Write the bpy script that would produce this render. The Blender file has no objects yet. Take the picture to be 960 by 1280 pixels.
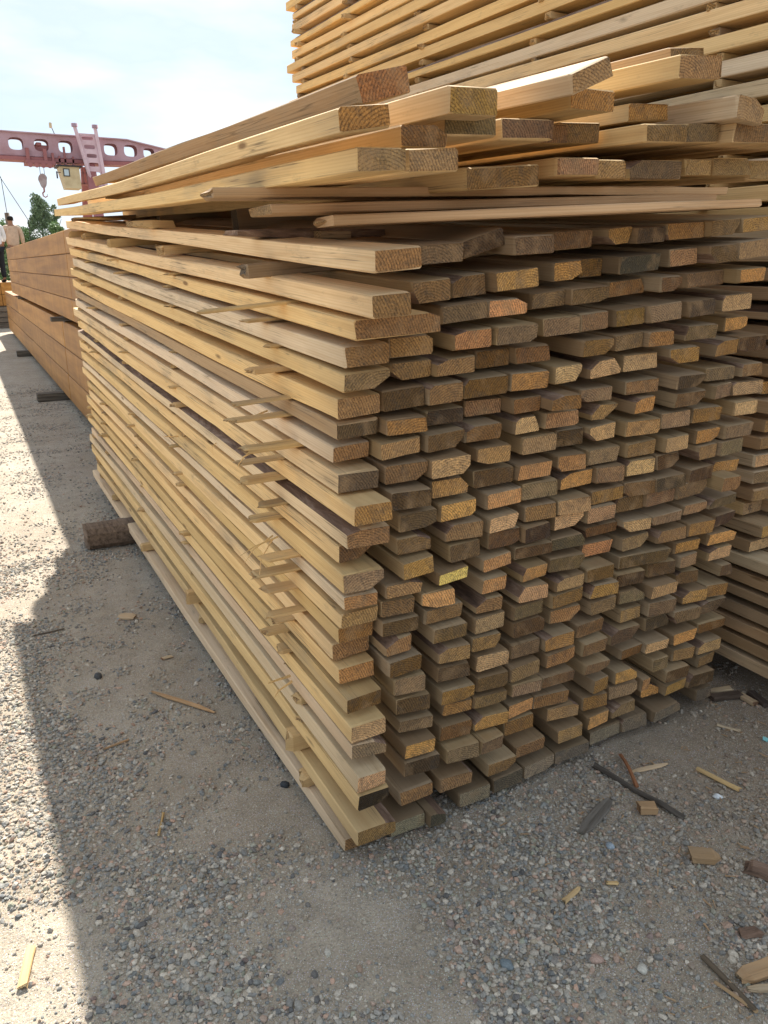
import bpy, bmesh, math, random
import numpy as np
from mathutils import Vector, Matrix, noise
random.seed(7)
SC = bpy.context.scene
COL = SC.collection

# ------------------------------------------------------------------ camera, sky, sun, exposure
cam_d = bpy.data.cameras.new('camera'); cam = bpy.data.objects.new('camera', cam_d); COL.objects.link(cam)
SC.camera = cam
cam.location = (0, 0, 1.6)
cam.rotation_euler = (math.radians(90 - 17.788), 0, math.radians(-27.997))
cam_d.sensor_fit = 'VERTICAL'; cam_d.sensor_height = 36; cam_d.lens = 27.0
cam_d.clip_start = 0.05; cam_d.clip_end = 3000

to_sun = Vector((0.318, 1.0, 1.0)).normalized()
SUN_EL = math.asin(to_sun.z); SUN_AZ = math.atan2(to_sun.x, to_sun.y)
sd = bpy.data.lights.new('sun', 'SUN'); sun = bpy.data.objects.new('sun', sd); COL.objects.link(sun)
sun.rotation_euler = (-to_sun).to_track_quat('-Z', 'Y').to_euler()
sd.energy = 3.3; sd.angle = math.radians(0.8); sd.color = (1.0, 0.95, 0.87)

W = bpy.data.worlds.new('World'); SC.world = W; W.use_nodes = True
wn = W.node_tree.nodes; wl = W.node_tree.links; wn.clear()
wo = wn.new('ShaderNodeOutputWorld'); bg = wn.new('ShaderNodeBackground')
sky = wn.new('ShaderNodeTexSky'); sky.sky_type = 'NISHITA'; sky.sun_disc = False
sky.sun_elevation = SUN_EL; sky.sun_rotation = SUN_AZ; sky.air_density = 1.0; sky.dust_density = 1.5; sky.ozone_density = 1.0
tc = wn.new('ShaderNodeTexCoord')
mp = wn.new('ShaderNodeMapping'); mp.inputs['Scale'].default_value = (1.0, 1.0, 3.2); mp.inputs['Location'].default_value = (0.35, 0.1, 0.2)
n1 = wn.new('ShaderNodeTexNoise'); n1.inputs['Scale'].default_value = 2.6; n1.inputs['Detail'].default_value = 6; n1.inputs['Roughness'].default_value = 0.5
cr = wn.new('ShaderNodeValToRGB'); cr.color_ramp.elements[0].position = 0.36; cr.color_ramp.elements[1].position = 0.62
cr.color_ramp.elements[0].color = (0.86, 0.86, 0.86, 1); cr.color_ramp.elements[1].color = (1, 1, 1, 1)
mx = wn.new('ShaderNodeMix'); mx.data_type = 'RGBA'
wl.new(tc.outputs['Generated'], mp.inputs['Vector']); wl.new(mp.outputs[0], n1.inputs['Vector'])
wl.new(n1.outputs['Fac'], cr.inputs[0]); wl.new(cr.outputs[0], mx.inputs[0])
# veil: thin high haze between the clouds is bluer than the clouds themselves
veil = wn.new('ShaderNodeMix'); veil.data_type = 'RGBA'; veil.inputs[6].default_value = (2.15, 2.6, 3.15, 1); veil.inputs[7].default_value = (4.1, 4.05, 3.9, 1)
cr2 = wn.new('ShaderNodeValToRGB'); cr2.color_ramp.elements[0].position = 0.48; cr2.color_ramp.elements[1].position = 0.68
wl.new(n1.outputs['Fac'], cr2.inputs[0]); wl.new(cr2.outputs[0], veil.inputs[0])
wl.new(sky.outputs[0], mx.inputs[6]); wl.new(veil.outputs[2], mx.inputs[7])
wl.new(mx.outputs[2], bg.inputs['Color']); bg.inputs['Strength'].default_value = 0.09
wl.new(bg.outputs[0], wo.inputs['Surface'])
SC.view_settings.view_transform = 'Standard'; SC.view_settings.look = 'None'
SC.view_settings.gamma = 1; SC.view_settings.use_curve_mapping = False
SC.view_settings.exposure = 1.82
SC.cycles.max_bounces = 6

# ------------------------------------------------------------------ material helpers
def mat(name):
    m = bpy.data.materials.new(name); m.use_nodes = True
    nt = m.node_tree; nt.nodes.clear()
    o = nt.nodes.new('ShaderNodeOutputMaterial'); b = nt.nodes.new('ShaderNodeBsdfPrincipled')
    nt.links.new(b.outputs[0], o.inputs[0]); b.inputs['Roughness'].default_value = 0.85
    b.inputs['Specular IOR Level'].default_value = 0.25
    return m, nt, b
def N(nt, t, **k):
    n = nt.nodes.new(t)
    for a, v in k.items():
        if a.startswith('i_'):
            n.inputs[a[2:].replace('_', ' ')].default_value = v
        else: setattr(n, a, v)
    return n
def ramp(nt, src, pts):
    r = nt.nodes.new('ShaderNodeValToRGB'); e = r.color_ramp.elements
    while len(e) < len(pts): e.new(0.5)
    for x, (p, c) in zip(e, pts):
        x.position = p; x.color = (c, c, c, 1) if isinstance(c, (int, float)) else (*c, 1)
    nt.links.new(src, r.inputs[0]); return r.outputs[0]
def mixc(nt, fac, a, b, mode='MIX'):
    m = nt.nodes.new('ShaderNodeMix'); m.data_type = 'RGBA'; m.blend_type = mode
    for s, v in ((0, fac), (6, a), (7, b)):
        if hasattr(v, 'is_output'): nt.links.new(v, m.inputs[s])
        elif s == 0: m.inputs[0].default_value = v
        else: m.inputs[s].default_value = (*v, 1) if len(v) == 3 else v
    return m.outputs[2]
def bump(nt, b, src, dist, strength=1.0, prev=None):
    u = nt.nodes.new('ShaderNodeBump'); u.inputs['Distance'].default_value = dist; u.inputs['Strength'].default_value = strength
    nt.links.new(src, u.inputs['Height'])
    if prev is not None: nt.links.new(prev, u.inputs['Normal'])
    nt.links.new(u.outputs[0], b.inputs['Normal']); return u.outputs[0]
def objvec(nt, scale, roff=True):
    t = N(nt, 'ShaderNodeTexCoord'); m = N(nt, 'ShaderNodeMapping'); m.inputs['Scale'].default_value = scale
    nt.links.new(t.outputs['Object'], m.inputs['Vector'])
    if roff:
        oi = N(nt, 'ShaderNodeObjectInfo'); s = N(nt, 'ShaderNodeVectorMath', operation='SCALE'); s.inputs[0].default_value = (37, 91, 53)
        nt.links.new(oi.outputs['Random'], s.inputs['Scale'])
        a = N(nt, 'ShaderNodeVectorMath', operation='ADD'); nt.links.new(m.outputs[0], a.inputs[0]); nt.links.new(s.outputs[0], a.inputs[1])
        return a.outputs[0]
    return m.outputs[0]
def noise_n(nt, vec, scale, detail=4, rough=0.55, dist=0.0):
    n = N(nt, 'ShaderNodeTexNoise'); nt.links.new(vec, n.inputs['Vector'])
    n.inputs['Scale'].default_value = scale; n.inputs['Detail'].default_value = detail
    n.inputs['Roughness'].default_value = rough; n.inputs['Distortion'].default_value = dist
    return n.outputs['Fac']

# long faces of a board: object colour alpha picks fresh yellow (0), pale (0.5) or weathered grey (1)
def wood_side():
    m, nt, b = mat('sawn_wood_side')
    oi = N(nt, 'ShaderNodeObjectInfo')
    base = ramp(nt, oi.outputs['Alpha'], [(0.0, (0.79, 0.56, 0.255)), (0.3, (0.78, 0.575, 0.31)), (0.5, (0.73, 0.595, 0.42)), (0.75, (0.50, 0.33, 0.18)), (1.0, (0.22, 0.18, 0.135))])
    rnd = ramp(nt, oi.outputs['Random'], [(0.0, (0.80, 0.76, 0.68)), (0.5, (1.0, 0.97, 0.93)), (1.0, (1.06, 1.0, 0.96))])
    base = mixc(nt, 1.0, base, rnd, 'MULTIPLY')
    g = noise_n(nt, objvec(nt, (60, 2.2, 60)), 1.0, 5, 0.6, 0.6)
    gr = ramp(nt, g, [(0.3, (0.74, 0.65, 0.54)), (0.55, (1, 1, 1)), (0.8, (1.07, 1.05, 1.02))])
    c = mixc(nt, 0.6, base, gr, 'MULTIPLY')
    # cathedral figure: broad bands along the board
    w = N(nt, 'ShaderNodeTexWave', wave_type='BANDS', bands_direction='Z'); nt.links.new(objvec(nt, (6, 0.35, 30)), w.inputs['Vector'])
    w.inputs['Scale'].default_value = 1.6; w.inputs['Distortion'].default_value = 5; w.inputs['Detail'].default_value = 2; w.inputs['Detail Scale'].default_value = 0.6
    c = mixc(nt, 0.22, c, ramp(nt, w.outputs['Fac'], [(0.0, (0.66, 0.5, 0.32)), (0.6, (1, 1, 1))]), 'MULTIPLY')
    # grey and blue-stain blotches, knots
    st = noise_n(nt, objvec(nt, (7, 1.6, 7)), 1.0, 4, 0.6)
    c = mixc(nt, ramp(nt, st, [(0.54, 0.0), (0.76, 0.6)]), c, (0.25, 0.21, 0.16))
    st2 = noise_n(nt, objvec(nt, (20, 5, 20)), 1.3, 6, 0.7)
    c = mixc(nt, ramp(nt, st2, [(0.60, 0.0), (0.80, 0.6)]), c, (0.15, 0.11, 0.075))
    v = N(nt, 'ShaderNodeTexVoronoi', feature='F1'); nt.links.new(objvec(nt, (9, 2.0, 9)), v.inputs['Vector']); v.inputs['Scale'].default_value = 1.0
    c = mixc(nt, ramp(nt, v.outputs['Distance'], [(0.045, 0.8), (0.09, 0.0)]), c, (0.15, 0.075, 0.03))
    # drying checks: thin dark splits along the grain, only in patches
    ck = noise_n(nt, objvec(nt, (70, 0.9, 70)), 1.0, 2, 0.5)
    ckm = mixc(nt, 1.0, ramp(nt, ck, [(0.485, 0.0), (0.5, 1.0), (0.515, 0.0)]), ramp(nt, st, [(0.46, 0.0), (0.6, 0.75)]), 'MULTIPLY')
    c = mixc(nt, ckm, c, (0.10, 0.065, 0.035))
    # weathering: the first hand's breadth behind the near end has gone grey-brown in the open
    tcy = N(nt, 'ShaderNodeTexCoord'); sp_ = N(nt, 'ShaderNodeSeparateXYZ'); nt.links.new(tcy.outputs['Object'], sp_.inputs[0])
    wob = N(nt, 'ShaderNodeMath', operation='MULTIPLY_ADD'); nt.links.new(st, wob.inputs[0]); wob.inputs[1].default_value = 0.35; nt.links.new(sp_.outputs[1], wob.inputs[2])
    c = mixc(nt, ramp(nt, wob.outputs[0], [(0.12, 0.5), (0.40, 0.0)]), c, (0.235, 0.165, 0.095))
    # inner and low boards (object index 1): gap shade painted in, darkest near end
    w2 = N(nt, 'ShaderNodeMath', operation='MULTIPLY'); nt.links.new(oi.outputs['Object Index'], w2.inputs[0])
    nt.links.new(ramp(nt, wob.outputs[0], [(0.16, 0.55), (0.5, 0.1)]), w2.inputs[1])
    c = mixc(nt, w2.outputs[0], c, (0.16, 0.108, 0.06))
    nt.links.new(c, b.inputs['Base Color'])
    saw = noise_n(nt, objvec(nt, (8, 420, 8)), 1.0, 1, 0.5)
    p = bump(nt, b, g, 0.0012, 0.6)
    bump(nt, b, saw, 0.0008, 0.45, p)
    return m
# end grain, tinted by the object colour
def wood_end():
    m, nt, b = mat('sawn_wood_end')
    oi = N(nt, 'ShaderNodeObjectInfo')
    t = N(nt, 'ShaderNodeTexCoord')
    off = N(nt, 'ShaderNodeMath', operation='MULTIPLY_ADD'); nt.links.new(oi.outputs['Random'], off.inputs[0]); off.inputs[1].default_value = 0.34; off.inputs[2].default_value = -0.2
    cb = N(nt, 'ShaderNodeCombineXYZ'); nt.links.new(off.outputs[0], cb.inputs[0]); cb.inputs[2].default_value = 0.045
    a = N(nt, 'ShaderNodeVectorMath', operation='ADD'); nt.links.new(t.outputs['Object'], a.inputs[0]); nt.links.new(cb.outputs[0], a.inputs[1])
    mpp = N(nt, 'ShaderNodeMapping'); mpp.inputs['Scale'].default_value = (1, 0.02, 1); nt.links.new(a.outputs[0], mpp.inputs['Vector'])
    w = N(nt, 'ShaderNodeTexWave', wave_type='RINGS', rings_direction='Y'); nt.links.new(mpp.outputs[0], w.inputs['Vector'])
    w.inputs['Scale'].default_value = 48; w.inputs['Distortion'].default_value = 2.0; w.inputs['Detail'].default_value = 2; w.inputs['Detail Scale'].default_value = 0.5
    c = mixc(nt, 0.7, oi.outputs['Color'], ramp(nt, w.outputs['Fac'], [(0.0, (0.42, 0.36, 0.30)), (0.5, (1.12, 1.06, 1.0))]), 'MULTIPLY')
    sp = noise_n(nt, objvec(nt, (1, 1, 1)), 230, 3, 0.65)
    c = mixc(nt, ramp(nt, sp, [(0.52, 0.0), (0.72, 0.5)]), c, mixc(nt, 1.0, oi.outputs['Color'], (2.2, 2.1, 1.75), 'MULTIPLY'))
    c = mixc(nt, ramp(nt, sp, [(0.3, 0.6), (0.47, 0.0)]), c, (0.035, 0.028, 0.02))
    bl = noise_n(nt, objvec(nt, (1, 1, 1)), 26, 6, 0.75, 0.6)
    c = mixc(nt, ramp(nt, bl, [(0.48, 0.0), (0.72, 0.6)]), c, (0.075, 0.065, 0.055))
    bl2 = noise_n(nt, objvec(nt, (1.3, 1, 1.1)), 15, 3, 0.55)
    c = mixc(nt, ramp(nt, bl2, [(0.52, 0.0), (0.74, 0.5)]), c, (0.42, 0.27, 0.14))
    nt.links.new(c, b.inputs['Base Color'])
    # kerf marks left by the saw, running slantwise over the end
    k = N(nt, 'ShaderNodeTexWave', wave_type='BANDS', bands_direction='DIAGONAL'); nt.links.new(objvec(nt, (1, 0.2, 0.5)), k.inputs['Vector']); k.inputs['Scale'].default_value = 75; k.inputs['Distortion'].default_value = 3
    p = bump(nt, b, sp, 0.006, 1.0)
    bump(nt, b, k.outputs['Fac'], 0.002, 0.6, p)
    b.inputs['Roughness'].default_value = 0.95
    return m
def bark_mat():
    m, nt, b = mat('bark')
    v = objvec(nt, (30, 5, 30)); n = noise_n(nt, v, 1.2, 6, 0.7, 0.5)
    c = ramp(nt, n, [(0.3, (0.07, 0.045, 0.032)), (0.5, (0.20, 0.125, 0.085)), (0.66, (0.36, 0.26, 0.19))])
    nt.links.new(c, b.inputs['Base Color']); bump(nt, b, n, 0.006, 1.0)
    return m
def old_wood():
    m, nt, b = mat('old_dark_wood')
    g = noise_n(nt, objvec(nt, (50, 3, 50)), 1.0, 6, 0.65, 0.4)
    oi = N(nt, 'ShaderNodeObjectInfo')
    c = mixc(nt, 1.0, oi.outputs['Color'], ramp(nt, g, [(0.3, (0.35, 0.32, 0.3)), (0.55, (1, 1, 1)), (0.75, (1.5, 1.45, 1.4))]), 'MULTIPLY')
    nt.links.new(c, b.inputs['Base Color']); bump(nt, b, g, 0.004, 1.0); return m
def beam_mat():
    m, nt, b = mat('brown_beam_wood')
    oi = N(nt, 'ShaderNodeObjectInfo')
    g = noise_n(nt, objvec(nt, (9, 0.5, 9)), 1.0, 5, 0.6, 0.3)
    v = noise_n(nt, objvec(nt, (0.3, 4.5, 0.5)), 1.0, 3, 0.5)
    c = ramp(nt, g, [(0.25, (0.24, 0.11, 0.028)), (0.5, (0.37, 0.18, 0.045)), (0.75, (0.46, 0.245, 0.07))])
    c = mixc(nt, 0.55, c, ramp(nt, v, [(0.35, (0.78, 0.72, 0.68)), (0.65, (1.1, 1.06, 1.0))]), 'MULTIPLY')
    c = mixc(nt, 1.0, c, ramp(nt, oi.outputs['Random'], [(0, (0.86, 0.84, 0.84)), (1, (1.12, 1.1, 1.05))]), 'MULTIPLY')
    nt.links.new(c, b.inputs['Base Color']); b.inputs['Roughness'].default_value = 0.6; bump(nt, b, g, 0.003, 0.4); return m
def paint(name, col, rough=0.55, dirt=(0.2, 0.12, 0.1), amt=0.5, scale=2.0):
    m, nt, b = mat(name)
    n = noise_n(nt, objvec(nt, (1, 1, 1)), scale, 6, 0.65)
    nt.links.new(mixc(nt, ramp(nt, n, [(0.45, 0.0), (0.75, amt)]), col, dirt), b.inputs['Base Color'])
    b.inputs['Roughness'].default_value = rough; bump(nt, b, n, 0.004, 0.3); return m
def cloth(name, col):
    m, nt, b = mat(name); n = noise_n(nt, objvec(nt, (1, 1, 1)), 14, 4)
    nt.links.new(mixc(nt, 0.35, col, ramp(nt, n, [(0.3, (0.5, 0.5, 0.5)), (0.7, (1.2, 1.2, 1.2))]), 'MULTIPLY'), b.inputs['Base Color']); bump(nt, b, n, 0.01, 0.6); return m
def ground_mat():
    m, nt, b = mat('packed_sand_and_grit')
    t = N(nt, 'ShaderNodeTexCoord'); V = t.outputs['Object']
    big = noise_n(nt, V, 1.1, 5, 0.6); mid = noise_n(nt, V, 9, 5, 0.65); fine = noise_n(nt, V, 160, 4, 0.7)
    c = ramp(nt, big, [(0.35, (0.34, 0.285, 0.215)), (0.6, (0.42, 0.365, 0.29))])
    # browner trodden dirt with rotted wood dust in front of the right half of the stacks
    sx = N(nt, 'ShaderNodeSeparateXYZ'); nt.links.new(V, sx.inputs[0])
    ma = N(nt, 'ShaderNodeMath', operation='MULTIPLY_ADD'); nt.links.new(big, ma.inputs[0]); ma.inputs[1].default_value = 1.2; nt.links.new(sx.outputs[0], ma.inputs[2])
    dv = N(nt, 'ShaderNodeMath', operation='MULTIPLY'); nt.links.new(ma.outputs[0], dv.inputs[0]); dv.inputs[1].default_value = 0.25
    c = mixc(nt, ramp(nt, dv.outputs[0], [(0.40, 0.0), (0.72, 0.8)]), c, (0.26, 0.20, 0.14))
    c = mixc(nt, 0.7, c, ramp(nt, mid, [(0.3, (0.74, 0.72, 0.70)), (0.65, (1.1, 1.08, 1.05))]), 'MULTIPLY')
    c = mixc(nt, 0.9, c, ramp(nt, fine, [(0.3, (0.55, 0.54, 0.53)), (0.5, (1, 1, 1)), (0.7, (1.25, 1.2, 1.14))]), 'MULTIPLY')
    vo = N(nt, 'ShaderNodeTexVoronoi', feature='F1'); nt.links.new(V, vo.inputs['Vector']); vo.inputs['Scale'].default_value = 210
    grit = ramp(nt, vo.outputs['Distance'], [(0.16, 1.0), (0.34, 0.0)])
    hs = N(nt, 'ShaderNodeHueSaturation'); nt.links.new(vo.outputs['Color'], hs.inputs['Color']); hs.inputs['Saturation'].default_value = 0.22; hs.inputs['Value'].default_value = 0.8
    c = mixc(nt, mixc(nt, 1.0, grit, (0.75, 0.75, 0.75), 'MULTIPLY'), c, hs.outputs[0])
    nt.links.new(c, b.inputs['Base Color']); b.inputs['Roughness'].default_value = 0.95
    p = bump(nt, b, fine, 0.006, 0.9); bump(nt, b, mid, 0.02, 0.6, p); return m
def stone_mat():
    m, nt, b = mat('gravel_stone')
    a = N(nt, 'ShaderNodeAttribute', attribute_name='tint')
    t = N(nt, 'ShaderNodeTexCoord'); n = noise_n(nt, t.outputs['Object'], 220, 3, 0.6)
    c = mixc(nt, 0.7, a.outputs['Color'], ramp(nt, n, [(0.3, (0.6, 0.6, 0.6)), (0.7, (1.3, 1.3, 1.3))]), 'MULTIPLY')
    nt.links.new(c, b.inputs['Base Color']); b.inputs['Roughness'].default_value = 0.85; return m
def leaf_mat(name, a_, b_):
    m, nt, b = mat(name); g = N(nt, 'ShaderNodeNewGeometry')
    n = N(nt, 'ShaderNodeTexWhiteNoise', noise_dimensions='1D'); nt.links.new(g.outputs['Random Per Island'], n.inputs['W'])
    nt.links.new(mixc(nt, n.outputs['Value'], a_, b_), b.inputs['Base Color']); b.inputs['Roughness'].default_value = 0.6
    try: b.inputs['Transmission Weight'].default_value = 0.0
    except Exception: pass
    return m
M_SIDE, M_END, M_BARK, M_OLD, M_BEAM = wood_side(), wood_end(), bark_mat(), old_wood(), beam_mat()
M_GROUND, M_STONE = ground_mat(), stone_mat()

# ------------------------------------------------------------------ object helpers
def link_mesh(name, verts, faces, mats, mi=None, parent=None, M=None, smooth=False):
    me = bpy.data.meshes.new(name); me.from_pydata(verts, [], faces)
    for m in (mats if isinstance(mats, (list, tuple)) else [mats]): me.materials.append(m)
    if mi is not None: me.polygons.foreach_set('material_index', mi)
    if smooth: me.polygons.foreach_set('use_smooth', [True] * len(me.polygons))
    me.update()
    o = bpy.data.objects.new(name, me); COL.objects.link(o)
    if parent is not None: o.parent = parent; o.matrix_parent_inverse = parent['_inv'] if False else Matrix.Translation(parent.location).inverted()
    if M is not None: o.matrix_basis = M
    return o
def thing(name, label, cat, loc=(0, 0, 0), group=None):
    o = bpy.data.objects.new(name, None); COL.objects.link(o); o.location = loc; o.empty_display_size = 0.1
    o['label'] = label; o['category'] = cat
    if group: o['group'] = group
    return o
def tag(o, label=None, cat=None, group=None, kind=None):
    for k, v in (('label', label), ('category', cat), ('group', group), ('kind', kind)):
        if v: o[k] = v
    return o
def frame(P0, P1, wv):
    """basis with y along the board, x along its width; returns (matrix, length, width)"""
    P0, P1, wv = Vector(P0), Vector(P1), Vector(wv)
    y = (P1 - P0); L = y.length; y = y / L
    x = wv - y * wv.dot(y); w = wv.length; x.normalize(); z = x.cross(y)
    R = Matrix((x, y, z)).transposed().to_4x4()
    return Matrix.Translation(P0) @ R, L, w

def board_geo(L, w, t, rnd, segs=2, bow_z=0.0, bow_x=0.0, wane=(), skew=0.0, skew_z=0.0, rough=0.0015, taper=0.0, taper_far=0.0, cham=0.0028, wig=0.0):
    """a sawn board, origin at its near bottom-left corner. wane = [(corner 0..3 BL BR TR TL, cut x, cut z)]"""
    W_ = {c: (a, b) for c, a, b in wane}
    def cc(c):
        return W_.get(c, (cham * rnd.uniform(.6, 1.6), cham * rnd.uniform(.6, 1.6)))
    (a0, b0), (a1, b1), (a2, b2), (a3, b3) = cc(0), cc(1), cc(2), cc(3)
    sec = [(a0, 0), (w - a1, 0), (w, b1), (w, t - b2), (w - a2, t), (a3, t), (0, t - b3), (0, b0)]
    n = 8; V = []; F = []; MI = []
    ph = rnd.uniform(0, 6.28); ys = [L * i / segs for i in range(segs + 1)]
    wear = segs >= 2 and L > .8
    if wear: ys.insert(1, .009); segs += 1
    if segs >= 2 and (taper or taper_far or rough):
        pass
    for i, y in enumerate(ys):
        u = y / L
        k = 1.0
        if i == 0 and taper: k = 1 - taper
        if i == segs and taper_far: k = 1 - taper_far
        oz = bow_z * math.sin(math.pi * u) + wig * math.sin(ph + u * 11)
        ox = bow_x * math.sin(math.pi * u) + wig * 0.6 * math.sin(ph * 2 + u * 7)
        nick = rnd.random() ** 5 * .007 if segs >= 8 else 0; nc_ = rnd.randrange(4)
        for j, (x, z) in enumerate(sec):
            if nick and j // 2 == nc_:
                x += nick * (1 if x < w / 2 else -1) * .6; z += nick * (1 if z < t / 2 else -1)
            xx = w / 2 + (x - w / 2) * (k if k == 1 else k * rnd.uniform(.7, 1.1)); zz = t / 2 + (z - t / 2) * (k if k == 1 else k * rnd.uniform(.6, 1.1))
            yy = y
            if i in (0, segs):
                yy += (skew * (x / w - .5) + skew_z * (z / t - .5) + rnd.uniform(-rough, rough)) * (1 if i == 0 else 1)
                xx += rnd.uniform(-1, 1) * rough * .4; zz += rnd.uniform(-1, 1) * rough * .4
            if wear and i == 0:
                xx = w / 2 + (xx - w / 2) * (1 - .0034 / w) ; zz = t / 2 + (zz - t / 2) * (1 - .0034 / t)
                xx += rnd.uniform(-.0012, .0012); zz += rnd.uniform(-.0012, .0012)
            V.append((xx + ox, yy, zz + oz))
    edge_c = {0: None, 1: 1, 2: None, 3: 2, 4: None, 5: 3, 6: None, 7: 0}
    for i in range(segs):
        for j in range(n):
            a = i * n + j; b = i * n + (j + 1) % n
            F.append((a, b, b + n, a + n)); MI.append(2 if (edge_c[j] is not None and edge_c[j] in W_) else 0)
    F.append(tuple(reversed(range(n)))); MI.append(1)
    F.append(tuple(segs * n + j for j in range(n))); MI.append(1)
    return V, [tuple(reversed(f)) if False else f for f in F], MI
def fix(F):
    return [tuple(reversed(f)) for f in F]
def board(name, P0, P1, wv, t, rnd, parent=None, color=None, mats=None, **kw):
    M, L, w = frame(P0, P1, wv)
    if parent is not None: M = Matrix.Translation(-parent.location) @ M
    V, F, MI = board_geo(L, w, t, rnd, **kw)
    me = bpy.data.meshes.new(name); me.from_pydata(V, [], fix(F))
    for m in (mats or (M_SIDE, M_END, M_BARK)): me.materials.append(m)
    me.polygons.foreach_set('material_index', MI); me.update()
    o = bpy.data.objects.new(name, me); COL.objects.link(o)
    if parent is not None: o.parent = parent
    o.matrix_basis = M
    if color: o.color = color
    return o
def boxes(name, bl, m, parent=None, bev=0.0):
    """axis-aligned boxes (x0,x1,y0,y1,z0,z1) joined as ONE part"""
    V = []; F = []
    off = Vector(parent.location) if parent is not None else Vector((0, 0, 0))
    for (x0, x1, y0, y1, z0, z1) in bl:
        b = len(V)
        for x in (x0, x1):
            for y in (y0, y1):
                for z in (z0, z1): V.append((x - off.x, y - off.y, z - off.z))
        F += [(b, b + 1, b + 3, b + 2), (b + 4, b + 6, b + 7, b + 5), (b, b + 4, b + 5, b + 1), (b + 2, b + 3, b + 7, b + 6), (b, b + 2, b + 6, b + 4), (b + 1, b + 5, b + 7, b + 3)]
    me = bpy.data.meshes.new(name); me.from_pydata(V, [], F); me.materials.append(m); me.update()
    if bev:
        bm = bmesh.new(); bm.from_mesh(me); bmesh.ops.bevel(bm, geom=bm.edges[:], offset=bev, segments=1, affect='EDGES'); bm.to_mesh(me); bm.free()
    o = bpy.data.objects.new(name, me); COL.objects.link(o)
    if parent is not None: o.parent = parent
    return o
def tube(name, pts, r, m, parent=None, n=8, r1=None, smooth=True):
    V = []; F = []; off = Vector(parent.location) if parent is not None else Vector((0, 0, 0))
    pts = [Vector(p) - off for p in pts]
    for i, p in enumerate(pts):
        d = (pts[min(i + 1, len(pts) - 1)] - pts[max(i - 1, 0)]).normalized()
        a = d.cross(Vector((0.3, 0.2, 1)) if abs(d.z) < .9 else Vector((1, 0, 0))).normalized(); b = d.cross(a)
        rr = r if r1 is None else r + (r1 - r) * i / (len(pts) - 1)
        for k in range(n):
            an = 2 * math.pi * k / n; V.append(tuple(p + a * rr * math.cos(an) + b * rr * math.sin(an)))
    for i in range(len(pts) - 1):
        for k in range(n):
            q = i * n + k; s = i * n + (k + 1) % n; F.append((q, s, s + n, q + n))
    F.append(tuple(range(n))); F.append(tuple((len(pts) - 1) * n + k for k in range(n)))
    me = bpy.data.meshes.new(name); me.from_pydata(V, [], F); me.materials.append(m)
    if smooth: me.polygons.foreach_set('use_smooth', [True] * len(F))
    me.update()
    o = bpy.data.objects.new(name, me); COL.objects.link(o)
    if parent is not None: o.parent = parent
    return o

def recalc(o):
    bm = bmesh.new(); bm.from_mesh(o.data); bmesh.ops.recalc_face_normals(bm, faces=bm.faces); bm.to_mesh(o.data); bm.free(); return o

# ------------------------------------------------------------------ ground: one sheet to the horizon
def vnoise(x, y, s, seed=0):
    x = np.asarray(x) * s; y = np.asarray(y) * s
    xi = np.floor(x).astype(np.int64); yi = np.floor(y).astype(np.int64); fx = x - xi; fy = y - yi
    fx = fx * fx * (3 - 2 * fx); fy = fy * fy * (3 - 2 * fy)
    def h(a, b):
        v = (a * 374761393 + b * 668265263 + seed * 974711) & 0xffffffff
        v = ((v ^ (v >> 13)) * 1274126177) & 0xffffffff
        return ((v ^ (v >> 16)) & 0xffff) / 65535.0
    return (h(xi, yi) * (1 - fx) + h(xi + 1, yi) * fx) * (1 - fy) + (h(xi, yi + 1) * (1 - fx) + h(xi + 1, yi + 1) * fx) * fy
def gz(x, y):
    near = np.clip(1 - np.hypot(np.asarray(x) - 1, np.asarray(y) - 4) / 40, 0, 1)
    return (0.016 * (vnoise(x, y, 1.3, 1) - .5) + 0.008 * (vnoise(x, y, 5, 2) - .5) + 0.003 * (vnoise(x, y, 17, 3) - .5)) * near - 0.004
xs = np.concatenate([[-900, -300, -120, -60, -30, -15, -8, -5], np.arange(-3, 5.01, 0.05), [6, 8, 12, 20, 35, 70, 150, 400, 900]])
ys = np.concatenate([[-300, -100, -30, -10, -4], np.arange(-1, 9, 0.05), np.arange(9, 26, 0.4), [28, 32, 40, 55, 80, 130, 250, 500, 1200]])
GX, GY = np.meshgrid(xs, ys); GZ = gz(GX, GY)
nx, ny = len(xs), len(ys)
co = np.stack([GX, GY, GZ], -1).reshape(-1, 3)
ii = (np.arange(ny - 1)[:, None] * nx + np.arange(nx - 1)[None, :]).ravel()
quads = np.stack([ii, ii + 1, ii + 1 + nx, ii + nx], -1)
def fast_mesh(name, co, polys, m, smooth=False, tint=None):
    k = polys.shape[1]; me = bpy.data.meshes.new(name)
    me.vertices.add(len(co)); me.vertices.foreach_set('co', co.astype(np.float32).ravel())
    me.loops.add(polys.size); me.loops.foreach_set('vertex_index', polys.astype(np.int32).ravel())
    me.polygons.add(len(polys)); me.polygons.foreach_set('loop_start', np.arange(0, polys.size, k, dtype=np.int32))
    me.polygons.foreach_set('loop_total', np.full(len(polys), k, dtype=np.int32))
    me.polygons.foreach_set('use_smooth', np.full(len(polys), smooth))
    me.materials.append(m)
    if tint is not None:
        at = me.attributes.new('tint', 'FLOAT_COLOR', 'POINT'); at.data.foreach_set('color', tint.astype(np.float32).ravel())
    me.update(calc_edges=True); me.validate()
    o = bpy.data.objects.new(name, me); COL.objects.link(o); return o
tag(fast_mesh('ground', co, quads, M_GROUND, True), kind='structure')

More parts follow.
